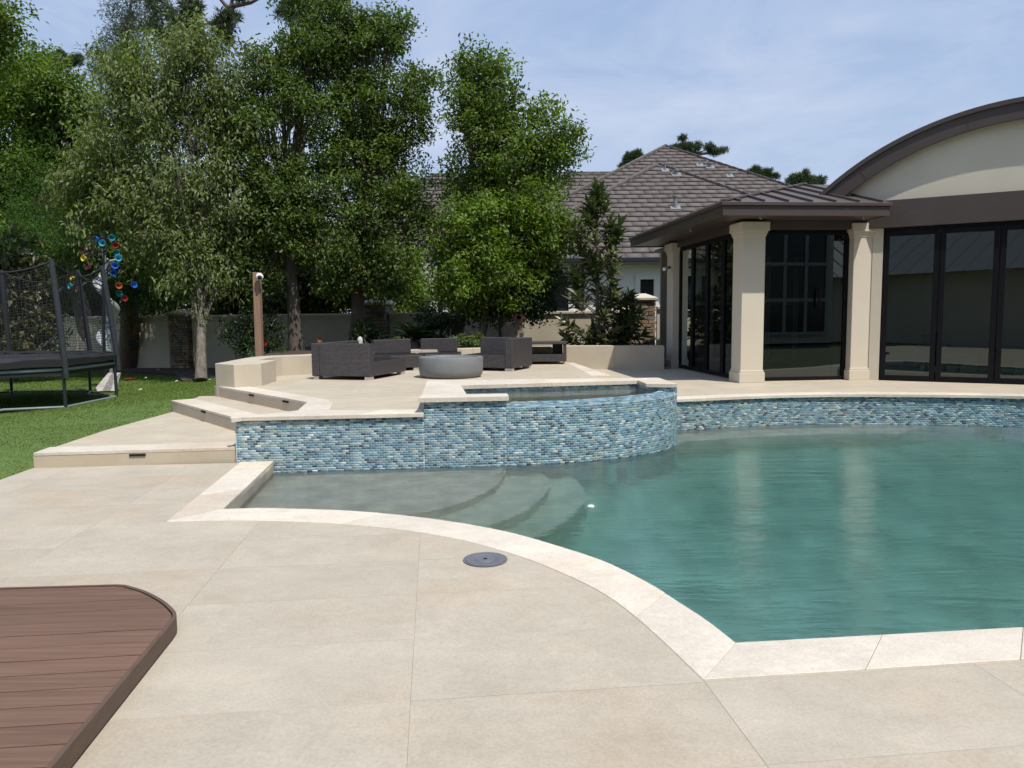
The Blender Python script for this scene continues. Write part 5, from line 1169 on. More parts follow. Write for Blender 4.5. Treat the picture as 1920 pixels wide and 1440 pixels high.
# ================================================================== TRAMPOLINE
TC = np.array((-10.17, 14.18)); RA = 2.27
tr = empty('trampoline', (TC[0], TC[1], 0), 'black octagonal trampoline with a safety net enclosure standing on the lawn', 'trampoline')
oct_ = [np.array((TC[0] + RA * math.cos(R(22.5 + 45 * k)), TC[1] + RA * math.sin(R(22.5 + 45 * k)))) for k in range(8)]
def oz(k, s, z): p = TC + (oct_[k % 8] - TC) * s; return (p[0], p[1], z)
m = MB()
for k in range(8): m.tube([oz(k, 1, .70), oz(k + 1, 1, .70)], .03, 8)
build('frame_rail', m, M['grey_steel'], tr, smooth=True)
m = MB(); m.prism([oz(k, .80, 0)[:2] for k in range(8)], .86, .87); build('jumping_mat', m, M['net'], tr)
for k in range(8):
    m = MB(); seg = 6; P = []
    for i in range(seg + 1):
        f = i / seg
        for s, dz in ((1.03, -.10), (1.035, .02), (.98, .06), (.80, .02)):
            a = np.array(oz(k, s, .86 + dz)); b = np.array(oz(k + 1, s, .86 + dz)); q = a + (b - a) * f; q[2] += random.uniform(-.018, .018); P.append(tuple(q))
    m.add(P, [(i * 4 + j, i * 4 + j + 1, (i + 1) * 4 + j + 1, (i + 1) * 4 + j) for i in range(seg) for j in range(3)]); build('pad', m, M['black_pad'], tr)
    build('skirt', MB().add([oz(k, 1.0, .76), oz(k + 1, 1.0, .76), oz(k + 1, 1.0, .60), oz(k, 1.0, .60)], [(0, 1, 2, 3)]), M['net'], tr)
    lz = 0.0
    build('leg', MB().tube([oz(k, 1.0, lz - .03), oz(k, 1.0, .72)], .030, 8), M['black_steel'], tr, smooth=True)
    build('enclosure_pole', MB().tube([oz(k, 1.03, .55), oz(k, 1.02, .95), oz(k, .985, 1.8), oz(k, .945, 2.66)], [.045, .05, .052, .048], 10), M['foam'], tr, smooth=True)
    m = MB(); seg = 8; m.tube([tuple(np.array(oz(k, .945, 2.62)) * (1 - i / seg) + np.array(oz(k + 1, .945, 2.62)) * (i / seg) - np.array([0, 0, .22 * math.sin(math.pi * i / seg)])) for i in range(seg + 1)], .016, 6); build('net_rope', m, M['net'], tr)
    build('ground_bar', MB().tube([oz(k, 1.0, .02), oz(k + 1, 1.0, .02)], .022, 8) if k % 2 == 1 else MB().tube([oz(k, 1.0, .02), tuple((np.array(oz(k, .86, .03)) + np.array(oz(k + 1, .86, .03))) / 2), oz(k + 1, 1.0, .02)], .022, 8), M['grey_steel'], tr, smooth=True)
# safety net: real strands, one mesh per side
for k in range(8):
    m = MB(); nv_, nh_ = 26, 30
    def NP(f, g):
        zt_ = 2.62 - .22 * math.sin(math.pi * f); z = .95 + (zt_ - .95) * g; s = .98 - .04 * g
        a, b = np.array(oz(k, s, z)), np.array(oz(k + 1, s, z)); return a + (b - a) * f
    hw = .0032
    for i in range(nv_ + 1):
        f = i / nv_; tx = (oct_[(k + 1) % 8] - oct_[k]); tx = tx / np.linalg.norm(tx)
        pts = [NP(f, g) for g in np.linspace(0, 1, 4)]
        for a, b in zip(pts[:-1], pts[1:]): m.add([a - np.r_[tx * hw, 0], a + np.r_[tx * hw, 0], b + np.r_[tx * hw, 0], b - np.r_[tx * hw, 0]], [(0, 1, 2, 3)])
    for j in range(nh_ + 1):
        g = j / nh_; pts = [NP(f, g) for f in np.linspace(0, 1, 6)]
        for a, b in zip(pts[:-1], pts[1:]): m.add([a - np.array([0, 0, hw]), b - np.array([0, 0, hw]), b + np.array([0, 0, hw]), a + np.array([0, 0, hw])], [(0, 1, 2, 3)])
    build('safety_net', m, M['net'], tr, kind='stuff')
# ================================================================== TREES AND PLANTS
def unit(v): return v / np.maximum(np.linalg.norm(v, axis=-1, keepdims=True), 1e-9)
def leaf_cards(C, D, Nn, length, width, rng, fold=0.25, tone=None, tip=1.0):
    """leaf = four-point blade folded along its midrib; C base points, D directions, Nn approximate face normals"""
    n = len(C); S = unit(np.cross(D, Nn)); Nn = np.cross(S, D)
    L = (length * (0.7 + 0.6 * rng.random(n)))[:, None]; Wd = (width * (0.75 + 0.5 * rng.random(n)))[:, None]
    v0 = C; v2 = C + D * L - Nn * L * 0.12; mid = C + D * L * 0.48
    v1 = mid - S * Wd / 2 + Nn * Wd * fold; v3 = mid + S * Wd / 2 + Nn * Wd * fold
    V = np.stack([v0, v1, v2, v3], 1).reshape(-1, 3); b = np.arange(n)[:, None] * 4
    F = np.concatenate([b + np.array([0, 1, 2]), b + np.array([0, 2, 3])], 0)
    t = 0.75 + 0.5 * rng.random(n) if tone is None else tone * (0.82 + 0.36 * rng.random(n))
    hue = rng.random(n); T = np.stack([t * (0.85 + 0.35 * hue), t, t * (0.75 + 0.4 * (1 - hue))], 1)
    return V, F, np.repeat(T, 4, 0)
def lobe(px, py, rx, ry, Y, dep=None, w=1.0):
    c = np.array(atY(px, py, Y)); k = Y / FPX * 0.95
    return (c, np.array([rx * k, (dep if dep is not None else (rx * k * 0.9)), ry * k]), w)
def crown_points(lobes, nclump, rng, out=0.42, ymin=None):
    if nclump > 150:                    # break each bough into smaller uneven clusters
        sub = []; own = []
        for i, (c, r_, w) in enumerate(lobes):
            sub.append((c, r_ * .55, w * .7)); own.append(i)
            for q in range(7):
                dd = unit(rng.normal(size=3)); k_ = rng.uniform(.28, .52); sub.append((c + dd * r_ * (1.05 - k_ * rng.uniform(.75, 1.0)), r_ * k_, w)); own.append(i)
        wts = np.array([l[2] * (l[1][0] * l[1][2]) ** .8 for l in sub]); wts /= wts.sum(); kk_ = rng.choice(len(sub), nclump, p=wts); d = unit(rng.normal(size=(nclump, 3))); rad = rng.random(nclump) ** out
        P = np.array([sub[i][0] for i in kk_]) + d * rad[:, None] * np.array([sub[i][1] for i in kk_])
        L0 = np.array([lobes[own[i]][0] for i in kk_]); d = unit(d * .6 + unit(P - L0) * .6); return P, d, np.array([own[i] for i in kk_]), rad
    wts = np.array([l[2] * (l[1][0] * l[1][2]) ** 0.9 for l in lobes]); wts /= wts.sum()
    k = rng.choice(len(lobes), nclump, p=wts); d = unit(rng.normal(size=(nclump, 3))); rad = rng.random(nclump) ** out
    P = np.array([lobes[i][0] for i in k]) + d * rad[:, None] * np.array([lobes[i][1] for i in k]); return P, d, k, rad
def make_tree(name, label, base, trunk_r, lobes, nclump, per, leaf, col_mat, bark, rng, fork=0.35, clump_r=0.30, sprig=0.55, droop=0.35, up=0.35, stems=1, cat='tree', group=None, twig=True, out=0.42, lean=None, trunk_top=None, spread=1.0, limb_r=None, tonevar=0.25):
    base = np.array(base, float); r = empty(name, tuple(base), label, cat, group)
    if nclump > 200: nclump, per = int(nclump * .46), int(per * 1.85)
    leaf = (leaf[0] * 1.18, leaf[1] * 1.22)
    P, d, kk, rad = crown_points(lobes, nclump, rng, out)
    cen = np.mean([l[0] for l in lobes], 0); top = max(l[0][2] + l[1][2] for l in lobes); low = min(l[0][2] - l[1][2] for l in lobes)
    m = MB()
    tt = np.array(trunk_top, float) if trunk_top is not None else np.array([base[0] * .6 + cen[0] * .4, base[1] * .6 + cen[1] * .4, base[2] + (top - base[2]) * fork])
    def wob(a, b, n, amp): 
        pts = [a + (b - a) * i / n for i in range(n + 1)]
        return [p + (rng.normal(0, amp, 3) if 0 < i < n else 0) for i, p in enumerate(pts)]
    if stems == 1:
        tp = wob(base, tt, 4, 0.05); m.tube([tuple(p) for p in tp], [trunk_r * 1.35, trunk_r * 1.05, trunk_r * .95, trunk_r * .85, trunk_r * .75], 10)
        forks = [tt]
    else:
        forks = []
        j = base + (tt - base) * .42; m.tube([tuple(base), tuple(base + (j - base) * .5), tuple(j)], [trunk_r * 1.3, trunk_r, trunk_r * .95], 10)
        for s in range(stems):
            a = 2 * math.pi * s / stems + rng.random(); e = tt + np.array([math.cos(a) * .45 * spread, math.sin(a) * .35 * spread, rng.normal(0, .25)])
            m.tube([tuple(p) for p in wob(j - np.array([0, 0, .05]), e, 3, .04)], [trunk_r * .55, trunk_r * .5, trunk_r * .42, trunk_r * .34], 7); forks.append(e)
    lr = limb_r or trunk_r * .45
    lobe_ends = []
    for c, rr, w in lobes:
        f = min(forks, key=lambda q: np.linalg.norm(q - c)); e = c + np.array([0, 0, rr[2] * .25]); mid = f + (e - f) * .5 + np.array([0, 0, .10 * np.linalg.norm(e - f)])
        pts = [f, f + (mid - f) * .5 + rng.normal(0, .05, 3), mid, mid + (e - mid) * .5 + rng.normal(0, .06, 3), e]; m.tube([tuple(p) for p in pts], [lr, lr * .8, lr * .6, lr * .42, lr * .25], 6, cap=False); lobe_ends.append(pts)
    if twig:
        sel = rng.choice(nclump, min(nclump, 420), replace=False)
        for i in sel:
            pts = lobe_ends[kk[i]]; s = pts[rng.integers(1, 5)]; q = P[i]; mid = s + (q - s) * .55 + np.array([0, 0, .06]) + rng.normal(0, .04, 3)
            m.tube([tuple(s), tuple(mid), tuple(q)], [lr * .26, lr * .16, lr * .06], 4, cap=False)
    build('trunk', m, bark, r, smooth=True)
    # leaves in elongated clumps
    n = nclump * per; ci = np.repeat(np.arange(nclump), per)
    ax_ = unit(d * .8 + np.array([0, 0, up]) + rng.normal(0, .45, (nclump, 3))); ln = sprig * (0.5 + rng.random(nclump))
    t = rng.random(n); C = P[ci] + ax_[ci] * (t * ln[ci])[:, None] + rng.normal(0, 1, (n, 3)) * (clump_r * (1 - .55 * t))[:, None] * np.array([1, 1, .75])
    D = unit(ax_[ci] * .5 + rng.normal(0, .7, (n, 3)) + np.array([0, 0, -droop])); Nn = unit(rng.normal(0, .6, (n, 3)) + np.array([0, 0, .9]) + d[ci] * .35)
    cl_tone = 1 + rng.normal(0, tonevar, nclump); tone = np.clip(cl_tone, .5, 1.7)[ci]
    V, F, T = leaf_cards(C, D, Nn, leaf[0], leaf[1], rng, tone=tone)
    mesh_np('crown', V, F, col_mat, parent=r, tint=T)
    return r
def ground_at(px, py, z): p = at(px, py, z); return (p[0], p[1], z)

G_OAK = leaf_mat('oak_leaf', (0.080, 0.124, 0.025), .32, .50)
G_OAK2 = leaf_mat('young_oak_leaf', (0.104, 0.160, 0.028), .38, .50)
G_PEAR = leaf_mat('pear_leaf', (0.142, 0.182, 0.052), .36, .48, back=(0.170, 0.205, 0.085))
G_FEATHER = leaf_mat('cypress_needle', (0.062, 0.125, 0.026), .35, .55)
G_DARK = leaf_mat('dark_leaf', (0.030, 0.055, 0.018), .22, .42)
G_MAG = leaf_mat('magnolia_leaf', (0.070, 0.105, 0.042), .18, .30, back=(0.13, 0.12, 0.06))
G_PINE = leaf_mat('pine_needle', (0.085, 0.118, 0.065), .2, .5)
G_SAGO = leaf_mat('sago_leaf', (0.020, 0.050, 0.020), .12, .3)
G_SHRUB = leaf_mat('shrub_leaf', (0.11, 0.16, 0.045), .3, .45)
rg = lambda s: np.random.default_rng(s)
Yo = 20.0
# two dense oaks
Lb = [lobe(485, 120, 65, 62, 20), lobe(530, 240, 85, 105, 20), lobe(470, 330, 62, 115, 19.6), lobe(560, 400, 95, 110, 20), lobe(505, 490, 85, 75, 19.6), lobe(600, 110, 70, 85, 20.4), lobe(445, 210, 45, 70, 20), lobe(600, 20, 60, 45, 20.5), lobe(455, 430, 50, 90, 19.6)]
make_tree('oak_tree', 'tall dense dark green oak, the left one of the pair behind the wicker sofa', atY(556, 663, 20)[:2] + (.65,), .17, Lb, 880, 54, (.095, .045), G_OAK, M['bark'], rg(11), fork=.34, clump_r=.24, sprig=.45)
Lc = [lobe(640, 60, 65, 65, 20.5), lobe(690, 120, 62, 75, 20.5), lobe(722, 210, 68, 85, 20.5), lobe(680, 310, 92, 95, 20.3), lobe(728, 345, 52, 95, 20.3), lobe(640, 430, 90, 85, 20), lobe(725, 455, 75, 80, 20), lobe(772, 165, 35, 40, 20.6), lobe(738, 70, 20, 40, 20.6), lobe(690, 535, 70, 40, 20), lobe(768, 255, 26, 50, 20.5), lobe(605, 335, 50, 80, 19.8), lobe(770, 400, 40, 60, 20)]
make_tree('oak_tree', 'tall dense dark green oak with its trunk just left of the middle stone pillar', atY(667, 663, 20.6)[:2] + (.65,), .18, Lc, 1000, 54, (.095, .045), G_OAK, M['bark'], rg(12), fork=.34, clump_r=.24, sprig=.45)
# lighter oak on the right, with low bright skirts
Ld = [lobe(868, 155, 26, 45, 19.4), lobe(905, 165, 42, 55, 19.4), lobe(945, 185, 35, 50, 19.4), lobe(880, 240, 45, 70, 19.4), lobe(925, 265, 75, 80, 19.4), lobe(1000, 270, 50, 40, 19.2), lobe(1045, 290, 42, 45, 19.2), lobe(985, 330, 80, 50, 19.2), lobe(1060, 245, 18, 30, 19.2), lobe(1010, 215, 18, 25, 19.3), lobe(866, 335, 40, 60, 19.4), lobe(905, 370, 65, 50, 19.3)]
make_tree('oak_tree', 'loose light green oak reaching into open sky left of the tiled roof', atY(852, 655, 19.5)[:2] + (.65,), .14, Ld, 640, 46, (.095, .045), G_OAK2, M['bark_pale'], rg(13), fork=.40, clump_r=.22, sprig=.5, out=.5)
Le = [lobe(890, 425, 62, 48, 18.4), lobe(965, 410, 60, 40, 18.6), lobe(1030, 430, 42, 55, 18.6), lobe(920, 480, 80, 55, 18.3), lobe(850, 470, 38, 60, 18.4), lobe(880, 535, 50, 36, 18.2), lobe(858, 560, 26, 28, 18.2), lobe(940, 540, 40, 45, 18.5), lobe(1000, 480, 40, 40, 18.7), lobe(1025, 400, 30, 30, 18.7)]
G_OAK3 = leaf_mat('bright_oak_leaf', (0.110, 0.172, 0.024), .36, .50)
make_tree('oak_tree', 'low bright green young oak spilling over the boundary wall behind the fire bowl', atY(900, 655, 18.7)[:2] + (.65,), .10, Le, 640, 54, (.095, .046), G_OAK3, M['bark'], rg(14), fork=.42, clump_r=.22, sprig=.5)
Lf = [lobe(950, 545, 42, 40, 19.2), lobe(1005, 530, 38, 42, 19.2), lobe(975, 580, 30, 22, 19.2), lobe(820, 610, 22, 20, 19.2, .4), lobe(905, 570, 40, 26, 19)]
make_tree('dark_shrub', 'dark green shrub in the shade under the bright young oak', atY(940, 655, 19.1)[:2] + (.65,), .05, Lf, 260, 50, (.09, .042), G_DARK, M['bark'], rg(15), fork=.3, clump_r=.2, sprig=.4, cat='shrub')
# multi-stemmed pear by the lawn
La = [lobe(290, 190, 95, 85, 19.2), lobe(378, 175, 55, 95, 19.2), lobe(235, 300, 95, 85, 19.2), lobe(330, 330, 95, 100, 19), lobe(405, 390, 48, 105, 19), lobe(210, 415, 70, 65, 19.2), lobe(300, 460, 85, 70, 18.8), lobe(345, 115, 52, 42, 19.2), lobe(255, 140, 50, 40, 19.2), lobe(425, 250, 35, 110, 19.2), lobe(370, 500, 65, 50, 18.8), lobe(180, 330, 50, 50, 19.2)]
make_tree('pear_tree', 'grey multi-stemmed tree with drooping pale leaves, standing on the lawn edge', ground_at(377, 712, .12), .115, La, 1150, 36, (.115, .042), G_PEAR, M['bark_pale'], rg(16), stems=7, clump_r=.24, sprig=.75, droop=1.1, up=.7, trunk_top=atY(378, 470, 19.2), spread=1.2, limb_r=.04, out=.55, tonevar=.2)
# feathery cypresses and dense trees on the left
Lg = [lobe(30, 165, 75, 55, 24), lobe(112, 188, 80, 58, 24), lobe(70, 145, 50, 36, 24), lobe(30, 290, 90, 90, 24), lobe(110, 330, 90, 80, 24), lobe(20, 430, 80, 60, 24), lobe(190, 260, 50, 90, 25), lobe(-70, 290, 90, 150, 24)]
make_tree('leafy_tree', 'large dense green tree filling the left edge above the trampoline', (-13.8, 24.6, 0), .28, Lg, 1200, 60, (.12, .055), G_OAK2, M['bark'], rg(17), fork=.3, clump_r=.33, sprig=.6)
Lh = [lobe(150, 410, 110, 45, 21.6, 1.2), lobe(120, 470, 110, 36, 21.2, 1.2), lobe(230, 450, 80, 45, 22, 1.2), lobe(280, 540, 80, 36, 22, 1.2), lobe(180, 540, 60, 30, 22, 1.0), lobe(240, 360, 60, 60, 22, 1.0), lobe(320, 510, 60, 50, 22.4, 1.0), lobe(90, 380, 70, 60, 22.5, 1.0)]
make_tree('cypress_tree', 'feathery bright green cypress with a reddish trunk at the back of the lawn', ground_at(243, 690, .0), .26, Lh, 900, 60, (.10, .018), G_FEATHER, M['bark_red'], rg(18), fork=.52, clump_r=.22, sprig=.9, droop=.15, up=-.05, trunk_top=atY(246, 330, 22.6), limb_r=.05, tonevar=.3)
Li = [lobe(245, 40, 42, 55, 30, 1), lobe(230, 100, 48, 45, 30, 1), lobe(260, -20, 40, 50, 30, 1), lobe(215, 160, 45, 40, 30, 1), lobe(250, 200, 60, 60, 30, 1)]
make_tree('slim_cypress', 'tall wispy grey-green cypress rising behind the pale multi-stemmed tree', (atY(243, 640, 30)[0], 30, 0), .16, Li, 330, 38, (.16, .022), G_PINE, M['bark_pale'], rg(19), trunk_top=atY(245, 20, 30), clump_r=.30, sprig=.9, droop=.0, up=.2, limb_r=.05, out=.6)
Lt = [lobe(-10, 40, 28, 45, 17), lobe(-45, 80, 50, 60, 17)]
make_tree('leafy_tree', 'tree crown poking into the top left corner of the view', (-13.2, 17.2, 0), .2, Lt, 130, 46, (.10, .05), G_OAK2, M['bark'], rg(20), trunk_top=(-12.6, 17, 5), clump_r=.25)
# pines far behind
def pine(label, base, tufts, trunk, seed, tr_=.22, limbs=()):
    rng = rg(seed); r = empty('pine_tree', base, label, 'tree', 'far pines'); m = MB(); tp = [np.array(p, float) for p in trunk]
    m.tube([tuple(p) for p in tp], [tr_ * (1 - .75 * i / (len(tp) - 1)) for i in range(len(tp))], 8)
    C_, D_, N_ = [], [], []
    for lp in limbs: m.tube([tuple(p) for p in lp], [tr_ * .42, tr_ * .3, tr_ * .2, tr_ * .1][:len(lp)], 6)
    for c, rad in tufts:
        c = np.array(c); q = min(tp, key=lambda t_: np.linalg.norm(t_ - c) + (0 if t_[2] < c[2] else .5)); 
        if not limbs: m.tube([tuple(q), tuple((q + c) / 2 + np.array([0, 0, -.15])), tuple(c)], [tr_ * .3, tr_ * .2, tr_ * .08], 5, cap=False)
        n_sub = 26 if rad > .5 else 12
        for _ in range(n_sub):
            cc = c + unit(rng.normal(size=3)) * rad * rng.random() ** .5 * np.array([1, 1, .6]); k = 34; dd = unit(rng.normal(size=(k, 3)) + np.array([0, 0, .25]))
            C_.append(np.repeat(cc[None], k, 0)); D_.append(dd); N_.append(unit(rng.normal(size=(k, 3))))
    build('trunk', m, M['bark_red'], r, smooth=True)
    V, F, T = leaf_cards(np.concatenate(C_), np.concatenate(D_), np.concatenate(N_), .34, .030, rng); mesh_np('crown', V, F, G_PINE, parent=r, tint=T)
pt = lambda px, py, Y=33.0: atY(px, py, Y)
pine('pine with bare crooked limbs against the sky above the pale multi-stemmed tree', (pt(430, 600)[0], 33, 0), [(pt(x, y), rr_) for x, y, rr_ in ((430, 35, .55), (418, 55, .45), (340, 45, .75), (325, 75, .7), (300, 20, .8), (365, 15, .6), (290, 60, .6), (450, -10, .5), (345, 85, .55), (420, 70, .4))],
     [pt(425, 600), pt(420, 300), pt(392, 92), pt(432, 40), pt(437, -20)], 31, .24, [[pt(392, 92), pt(370, 52), pt(345, 40), pt(300, 25)], [pt(392, 92), pt(362, 70), pt(330, 75)], [pt(432, 20), pt(410, -5), pt(380, -5)], [pt(432, 38), pt(400, 42), pt(368, 50)], [pt(434, 12), pt(470, 5), pt(495, -8)]])
pine('dark pine top showing above the left dense oak', (pt(570, 600, 36)[0], 36, 0), [(pt(x, y, 36), .75) for x, y in ((560, 8), (580, 30), (545, 25), (570, -20), (590, 5))], [pt(568, 600, 36), pt(566, 300, 36), pt(568, 20, 36)], 32)
for i, (x, y, w_, h_, lab) in enumerate(((1290, 287, 46, 18, 'far pine crown just behind the peak of the tiled roof, right side'), (1186, 302, 16, 12, 'small far pine crown at the left slope of the tiled roof'), (1428, 330, 20, 10, 'small far pine crown over the right slope of the tiled roof'), (1503, 342, 36, 13, 'far pine crown between the tiled roof and the arched roof'), (108, 118, 40, 16, 'far dark pine crown in the sky gap at the upper left'))):
    Y_ = 62.0; rr_ = rg(50 + i); tl = []
    for k in range(34):
        tl.append((pt(x + rr_.normal(0, .52) * w_, y + rr_.normal(-.05, .5) * h_, Y_), rr_.uniform(.2, .6) if w_ > 30 else rr_.uniform(.15, .4)))
    pine(lab, (pt(x, 590, Y_)[0], Y_, 0), tl, [pt(x, 590, Y_), pt(x, 450, Y_), pt(x, y, Y_)], 60 + i, .3)
# background thicket behind the wall
Lk = [lobe(520, 520, 75, 70, 25), lobe(600, 500, 70, 80, 25.5), lobe(700, 540, 60, 55, 25.5), lobe(470, 470, 60, 90, 25.5), lobe(420, 540, 60, 60, 25)]
make_tree('magnolia_tree', 'dark glossy magnolia behind the boundary wall between the two oak trunks', (atY(560, 600, 25.4)[0], 25.4, 0), .2, Lk, 800, 46, (.19, .085), G_MAG, M['bark'], rg(21), clump_r=.34, sprig=.4, droop=.1)
Ll = [lobe(640, 545, 60, 45, 26), lobe(740, 520, 50, 60, 26), lobe(660, 470, 60, 60, 27), lobe(750, 560, 40, 30, 25.5)]
make_tree('leafy_tree', 'mid green leafy tree behind the boundary wall left of the middle stone pillar', (atY(660, 600, 26)[0], 26.4, 0), .15, Ll, 620, 54, (.11, .05), G_OAK2, M['bark'], rg(22), clump_r=.3)
Lm = [lobe(130, 540, 120, 55, 28), lobe(290, 560, 100, 40, 27), lobe(380, 520, 70, 80, 27), lobe(20, 520, 80, 70, 28), lobe(320, 430, 120, 110, 28), lobe(180, 380, 120, 120, 28), lobe(60, 480, 120, 70, 28)]
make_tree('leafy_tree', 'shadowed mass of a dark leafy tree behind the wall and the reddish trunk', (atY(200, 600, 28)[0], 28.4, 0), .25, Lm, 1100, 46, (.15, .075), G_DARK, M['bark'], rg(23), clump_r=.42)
# magnolia beside the trampoline
Ln = [lobe(22, 500, 40, 45, 19.5), lobe(50, 570, 45, 50, 19.5), lobe(25, 630, 55, 45, 19.3), lobe(70, 625, 30, 40, 19.3), lobe(-30, 560, 50, 90, 19.5), lobe(35, 465, 22, 20, 19.5)]
make_tree('magnolia_tree', 'dark magnolia with big glossy leaves seen through the trampoline net at the left edge', atY(25, 690, 19.6)[:2] + (0,), .08, Ln, 150, 26, (.20, .085), G_MAG, M['bark'], rg(24), clump_r=.2, sprig=.25, droop=-.1, out=.7, limb_r=.03)
# young magnolia in the planter: leaf whorls at branch tips
def magnolia(label, base, top, levels, seed, leaf=(.26, .105), cat='tree'):
    rng = rg(seed); r = empty('young_magnolia', base, label, cat); m = MB(); base = np.array(base, float); top = np.array(top, float)
    m.tube([tuple(base), tuple(base + (top - base) * .4 + np.array([.02, 0, 0])), tuple(base + (top - base) * .8), tuple(top)], [.055, .045, .025, .012], 8)
    C_, D_, N_ = [], [], []
    def whorl(p, d, n):
        d = unit(np.array(d)[None])[0]; o = unit(np.cross(d, [0.3, .2, 1])[None])[0]; o2 = np.cross(d, o)
        for k in range(n):
            a = 2.4 * k + rng.random() * .5; e = .35 + .75 * (k / n); dd = d * (1.15 - e) + (o * math.cos(a) + o2 * math.sin(a)) * e + rng.normal(0, .12, 3)
            C_.append(p - d * .10 * k / n * 2); dd = dd / np.linalg.norm(dd); D_.append(dd); N_.append(unit((d - dd * (d @ dd) + rng.normal(0, .15, 3) + np.array([0, 0, .4]))[None])[0])
    for px, py, dy in levels:
        q = np.array(atY(px, py, base[1] + dy)); f = np.clip((q[2] - base[2]) / (top[2] - base[2]) - .12, .04, .98); s = base + (top - base) * f
        mid = (s + q) / 2 + np.array([0, 0, -.04]); m.tube([tuple(s), tuple(mid), tuple(q)], [.018, .013, .008], 5)
        whorl(q, (q - mid) + np.array([0, 0, .10]), rng.integers(11, 17))
        if np.linalg.norm(q - s) > .25: whorl((mid + q) / 2, (q - s) + np.array([0, 0, .05]) + rng.normal(0, .08, 3), 8)
    whorl(top, (0, 0, 1), 14)
    build('trunk', m, M['bark'], r, smooth=True); V, F, T = leaf_cards(np.array(C_), np.array(D_), np.array(N_), leaf[0], leaf[1], rng, fold=.15); mesh_np('crown', V, F, G_MAG, parent=r, tint=T)
rr_ = rg(77); lv = []
prof = [(360, 10), (385, 18), (405, 22), (425, 40), (445, 52), (465, 52), (485, 45), (505, 42), (525, 40), (545, 45), (560, 62), (580, 62), (598, 66), (612, 60), (626, 62), (638, 66)]
for y, w_ in prof:
    for k in range(5 if w_ > 30 else 4): lv.append((1118 + rr_.uniform(-1, 1) * w_ * 1.15 + (8 if y > 550 else 0), y + rr_.uniform(-9, 9), rr_.uniform(-.5, .5) * min(1, w_ / 45)))
lv += [(1180, 552, -.1), (1188, 560, .1), (1172, 566, 0), (1196, 585, .1), (1180, 600, 0), (1185, 625, -.1), (1205, 630, .1), (1165, 640, -.1), (1060, 632, .0), (1068, 640, -.1), (1085, 622, .1)]
mb_ = atY(1119, 645, 17.9)
magnolia('young magnolia with big glossy dark leaves in the planter beside the pavilion', (mb_[0], 17.9, .65), atY(1119, 350, 17.9), lv, 78)
# shrub by the post
Lp = [lobe(445, 625, 26, 14, 19.4, .4), lobe(485, 600, 30, 14, 19.4, .4), lobe(500, 635, 26, 26, 19.4, .4), lobe(470, 650, 24, 16, 19.2, .4), lobe(500, 655, 30, 14, 19, .4)]
make_tree('dark_shrub', 'airy dark shrub with layered branches around the foot of the wooden post', atY(487, 668, 19.3)[:2] + (.62,), .03, Lp, 80, 40, (.085, .032), G_DARK, M['bark'], rg(25), clump_r=.12, sprig=.25, droop=.1, cat='shrub', limb_r=.012)
Lq = [lobe(690, 628, 18, 16, 20, .3), lobe(676, 640, 14, 10, 20, .3)]
make_tree('dark_shrub', 'small dark shrub at the foot of the middle stone pillar behind the sofa', atY(690, 665, 19)[:2] + (.62,), .025, Lq, 60, 34, (.08, .03), G_DARK, M['bark'], rg(26), clump_r=.1, sprig=.2, cat='shrub', limb_r=.01)
for i, (x, y, lab) in enumerate(((744, 650, 'small light green shrub in the planter between the two sofa backs'), (862, 646, 'small light green shrub in the planter right of the second sofa back'), (888, 645, 'small light green shrub in the planter left of the wicker armchair'))):
    L_ = [lobe(x, y - 2, 15, 9, 17.0, .25), lobe(x + 6, y - 6, 9, 6, 17.0, .2)]
    make_tree('light_shrub', lab, atY(x, y + 12, 17.0)[:2] + (.68,), .012, L_, 34, 30, (.06, .028), G_SHRUB, M['bark'], rg(40 + i), clump_r=.05, sprig=.10, cat='shrub', group='small shrubs in the planter', limb_r=.006)
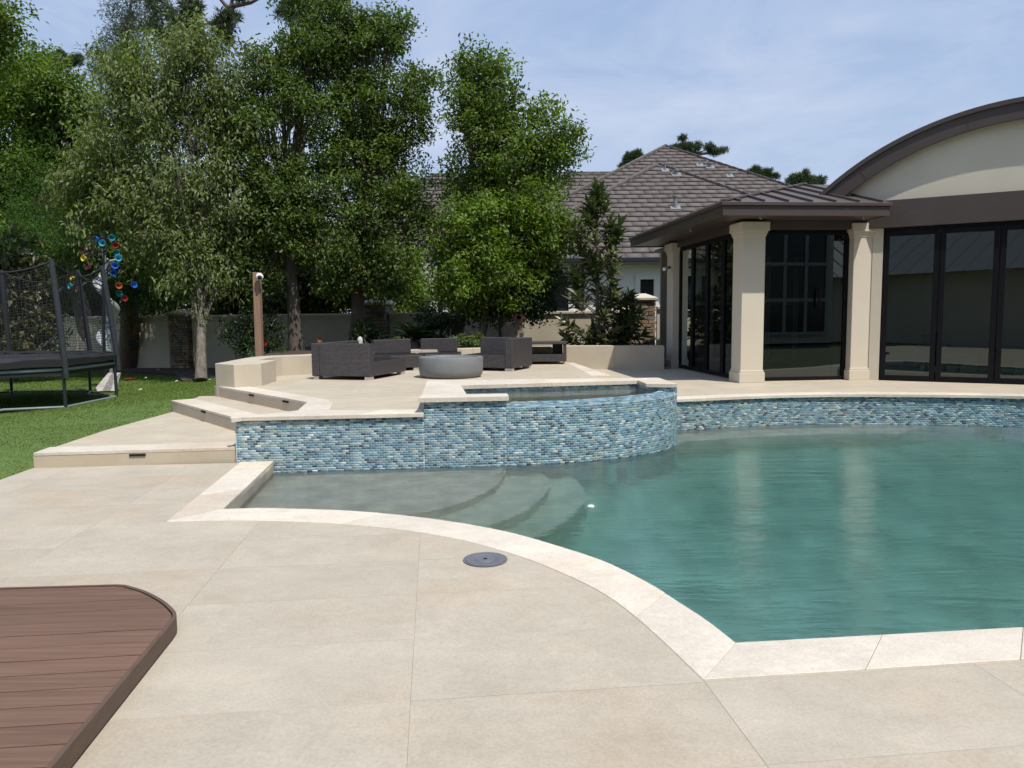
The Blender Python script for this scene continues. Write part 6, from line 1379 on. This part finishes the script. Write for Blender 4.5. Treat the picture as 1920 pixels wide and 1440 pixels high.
# ground cover edge along the bed
# sago palm
sg0 = atY(777, 640, 18.6); sg = empty('sago_palm', (sg0[0], 18.6, .68), 'dark sago palm with arching stiff fronds in front of the middle stone pillar', 'palm')
build('trunk', MB().lathe([(.16, -.05), (.18, .1), (.13, .28), (.03, .32)], (sg0[0], 18.6, .68), 12), M['bark'], sg)
rng = rg(90); C_, D_, N_ = [], [], []; st = MB()
for k in range(34):
    a = 2 * math.pi * k / 34 + rng.normal(0, .1); el = rng.uniform(.25, 1.25); L_ = rng.uniform(.75, 1.0); h0 = np.array([sg0[0], 18.6, .97]); hz = np.array([math.cos(a), math.sin(a), 0]); pts = []
    for t in np.linspace(0, 1, 24): pts.append(h0 + hz * (L_ * t * math.cos(el * (1 - .35 * t))) + np.array([0, 0, L_ * t * math.sin(el) - .38 * t * t * L_]))
    pts = np.array(pts); st.tube([tuple(p) for p in pts[::4]], .008, 4, cap=False)
    for i in range(3, 24):
        d = unit((pts[i] - pts[i - 1])[None])[0]; s = np.cross(d, [0, 0, 1]); s /= max(np.linalg.norm(s), 1e-6); u_ = np.cross(s, d)
        for sd in (-1, 1): C_.append(pts[i]); D_.append(unit((s * sd + d * .7 + u_ * .25)[None])[0]); N_.append(u_)
build('frond_stem', st, G_SAGO if False else M['soil'], sg)
V, F, T = leaf_cards(np.array(C_), np.array(D_), np.array(N_), .19, .018, rng); mesh_np('fronds', V, F, G_SAGO, parent=sg, tint=T)

# trees standing behind the main house (the pavilion glass mirrors them)
for i, (x, y, lab) in enumerate(((-9, -19, 'large dark tree beyond the left end of the metal-roofed house, mirrored in the glass'), (0, -20, 'large dark tree beyond the middle of the metal-roofed house, mirrored in the glass'), (9, -19, 'large dark tree beyond the right half of the metal-roofed house, mirrored in the glass'), (19, -20, 'large dark tree beyond the right end of the metal-roofed house, mirrored in the glass'), (29, -19, 'large dark tree past the hipped end of the metal-roofed house, mirrored in the glass'))):
    c_ = lambda dx, z, rx, rz: (np.array([x + dx, y, z]), np.array([rx, 2.5, rz]), 1.0)
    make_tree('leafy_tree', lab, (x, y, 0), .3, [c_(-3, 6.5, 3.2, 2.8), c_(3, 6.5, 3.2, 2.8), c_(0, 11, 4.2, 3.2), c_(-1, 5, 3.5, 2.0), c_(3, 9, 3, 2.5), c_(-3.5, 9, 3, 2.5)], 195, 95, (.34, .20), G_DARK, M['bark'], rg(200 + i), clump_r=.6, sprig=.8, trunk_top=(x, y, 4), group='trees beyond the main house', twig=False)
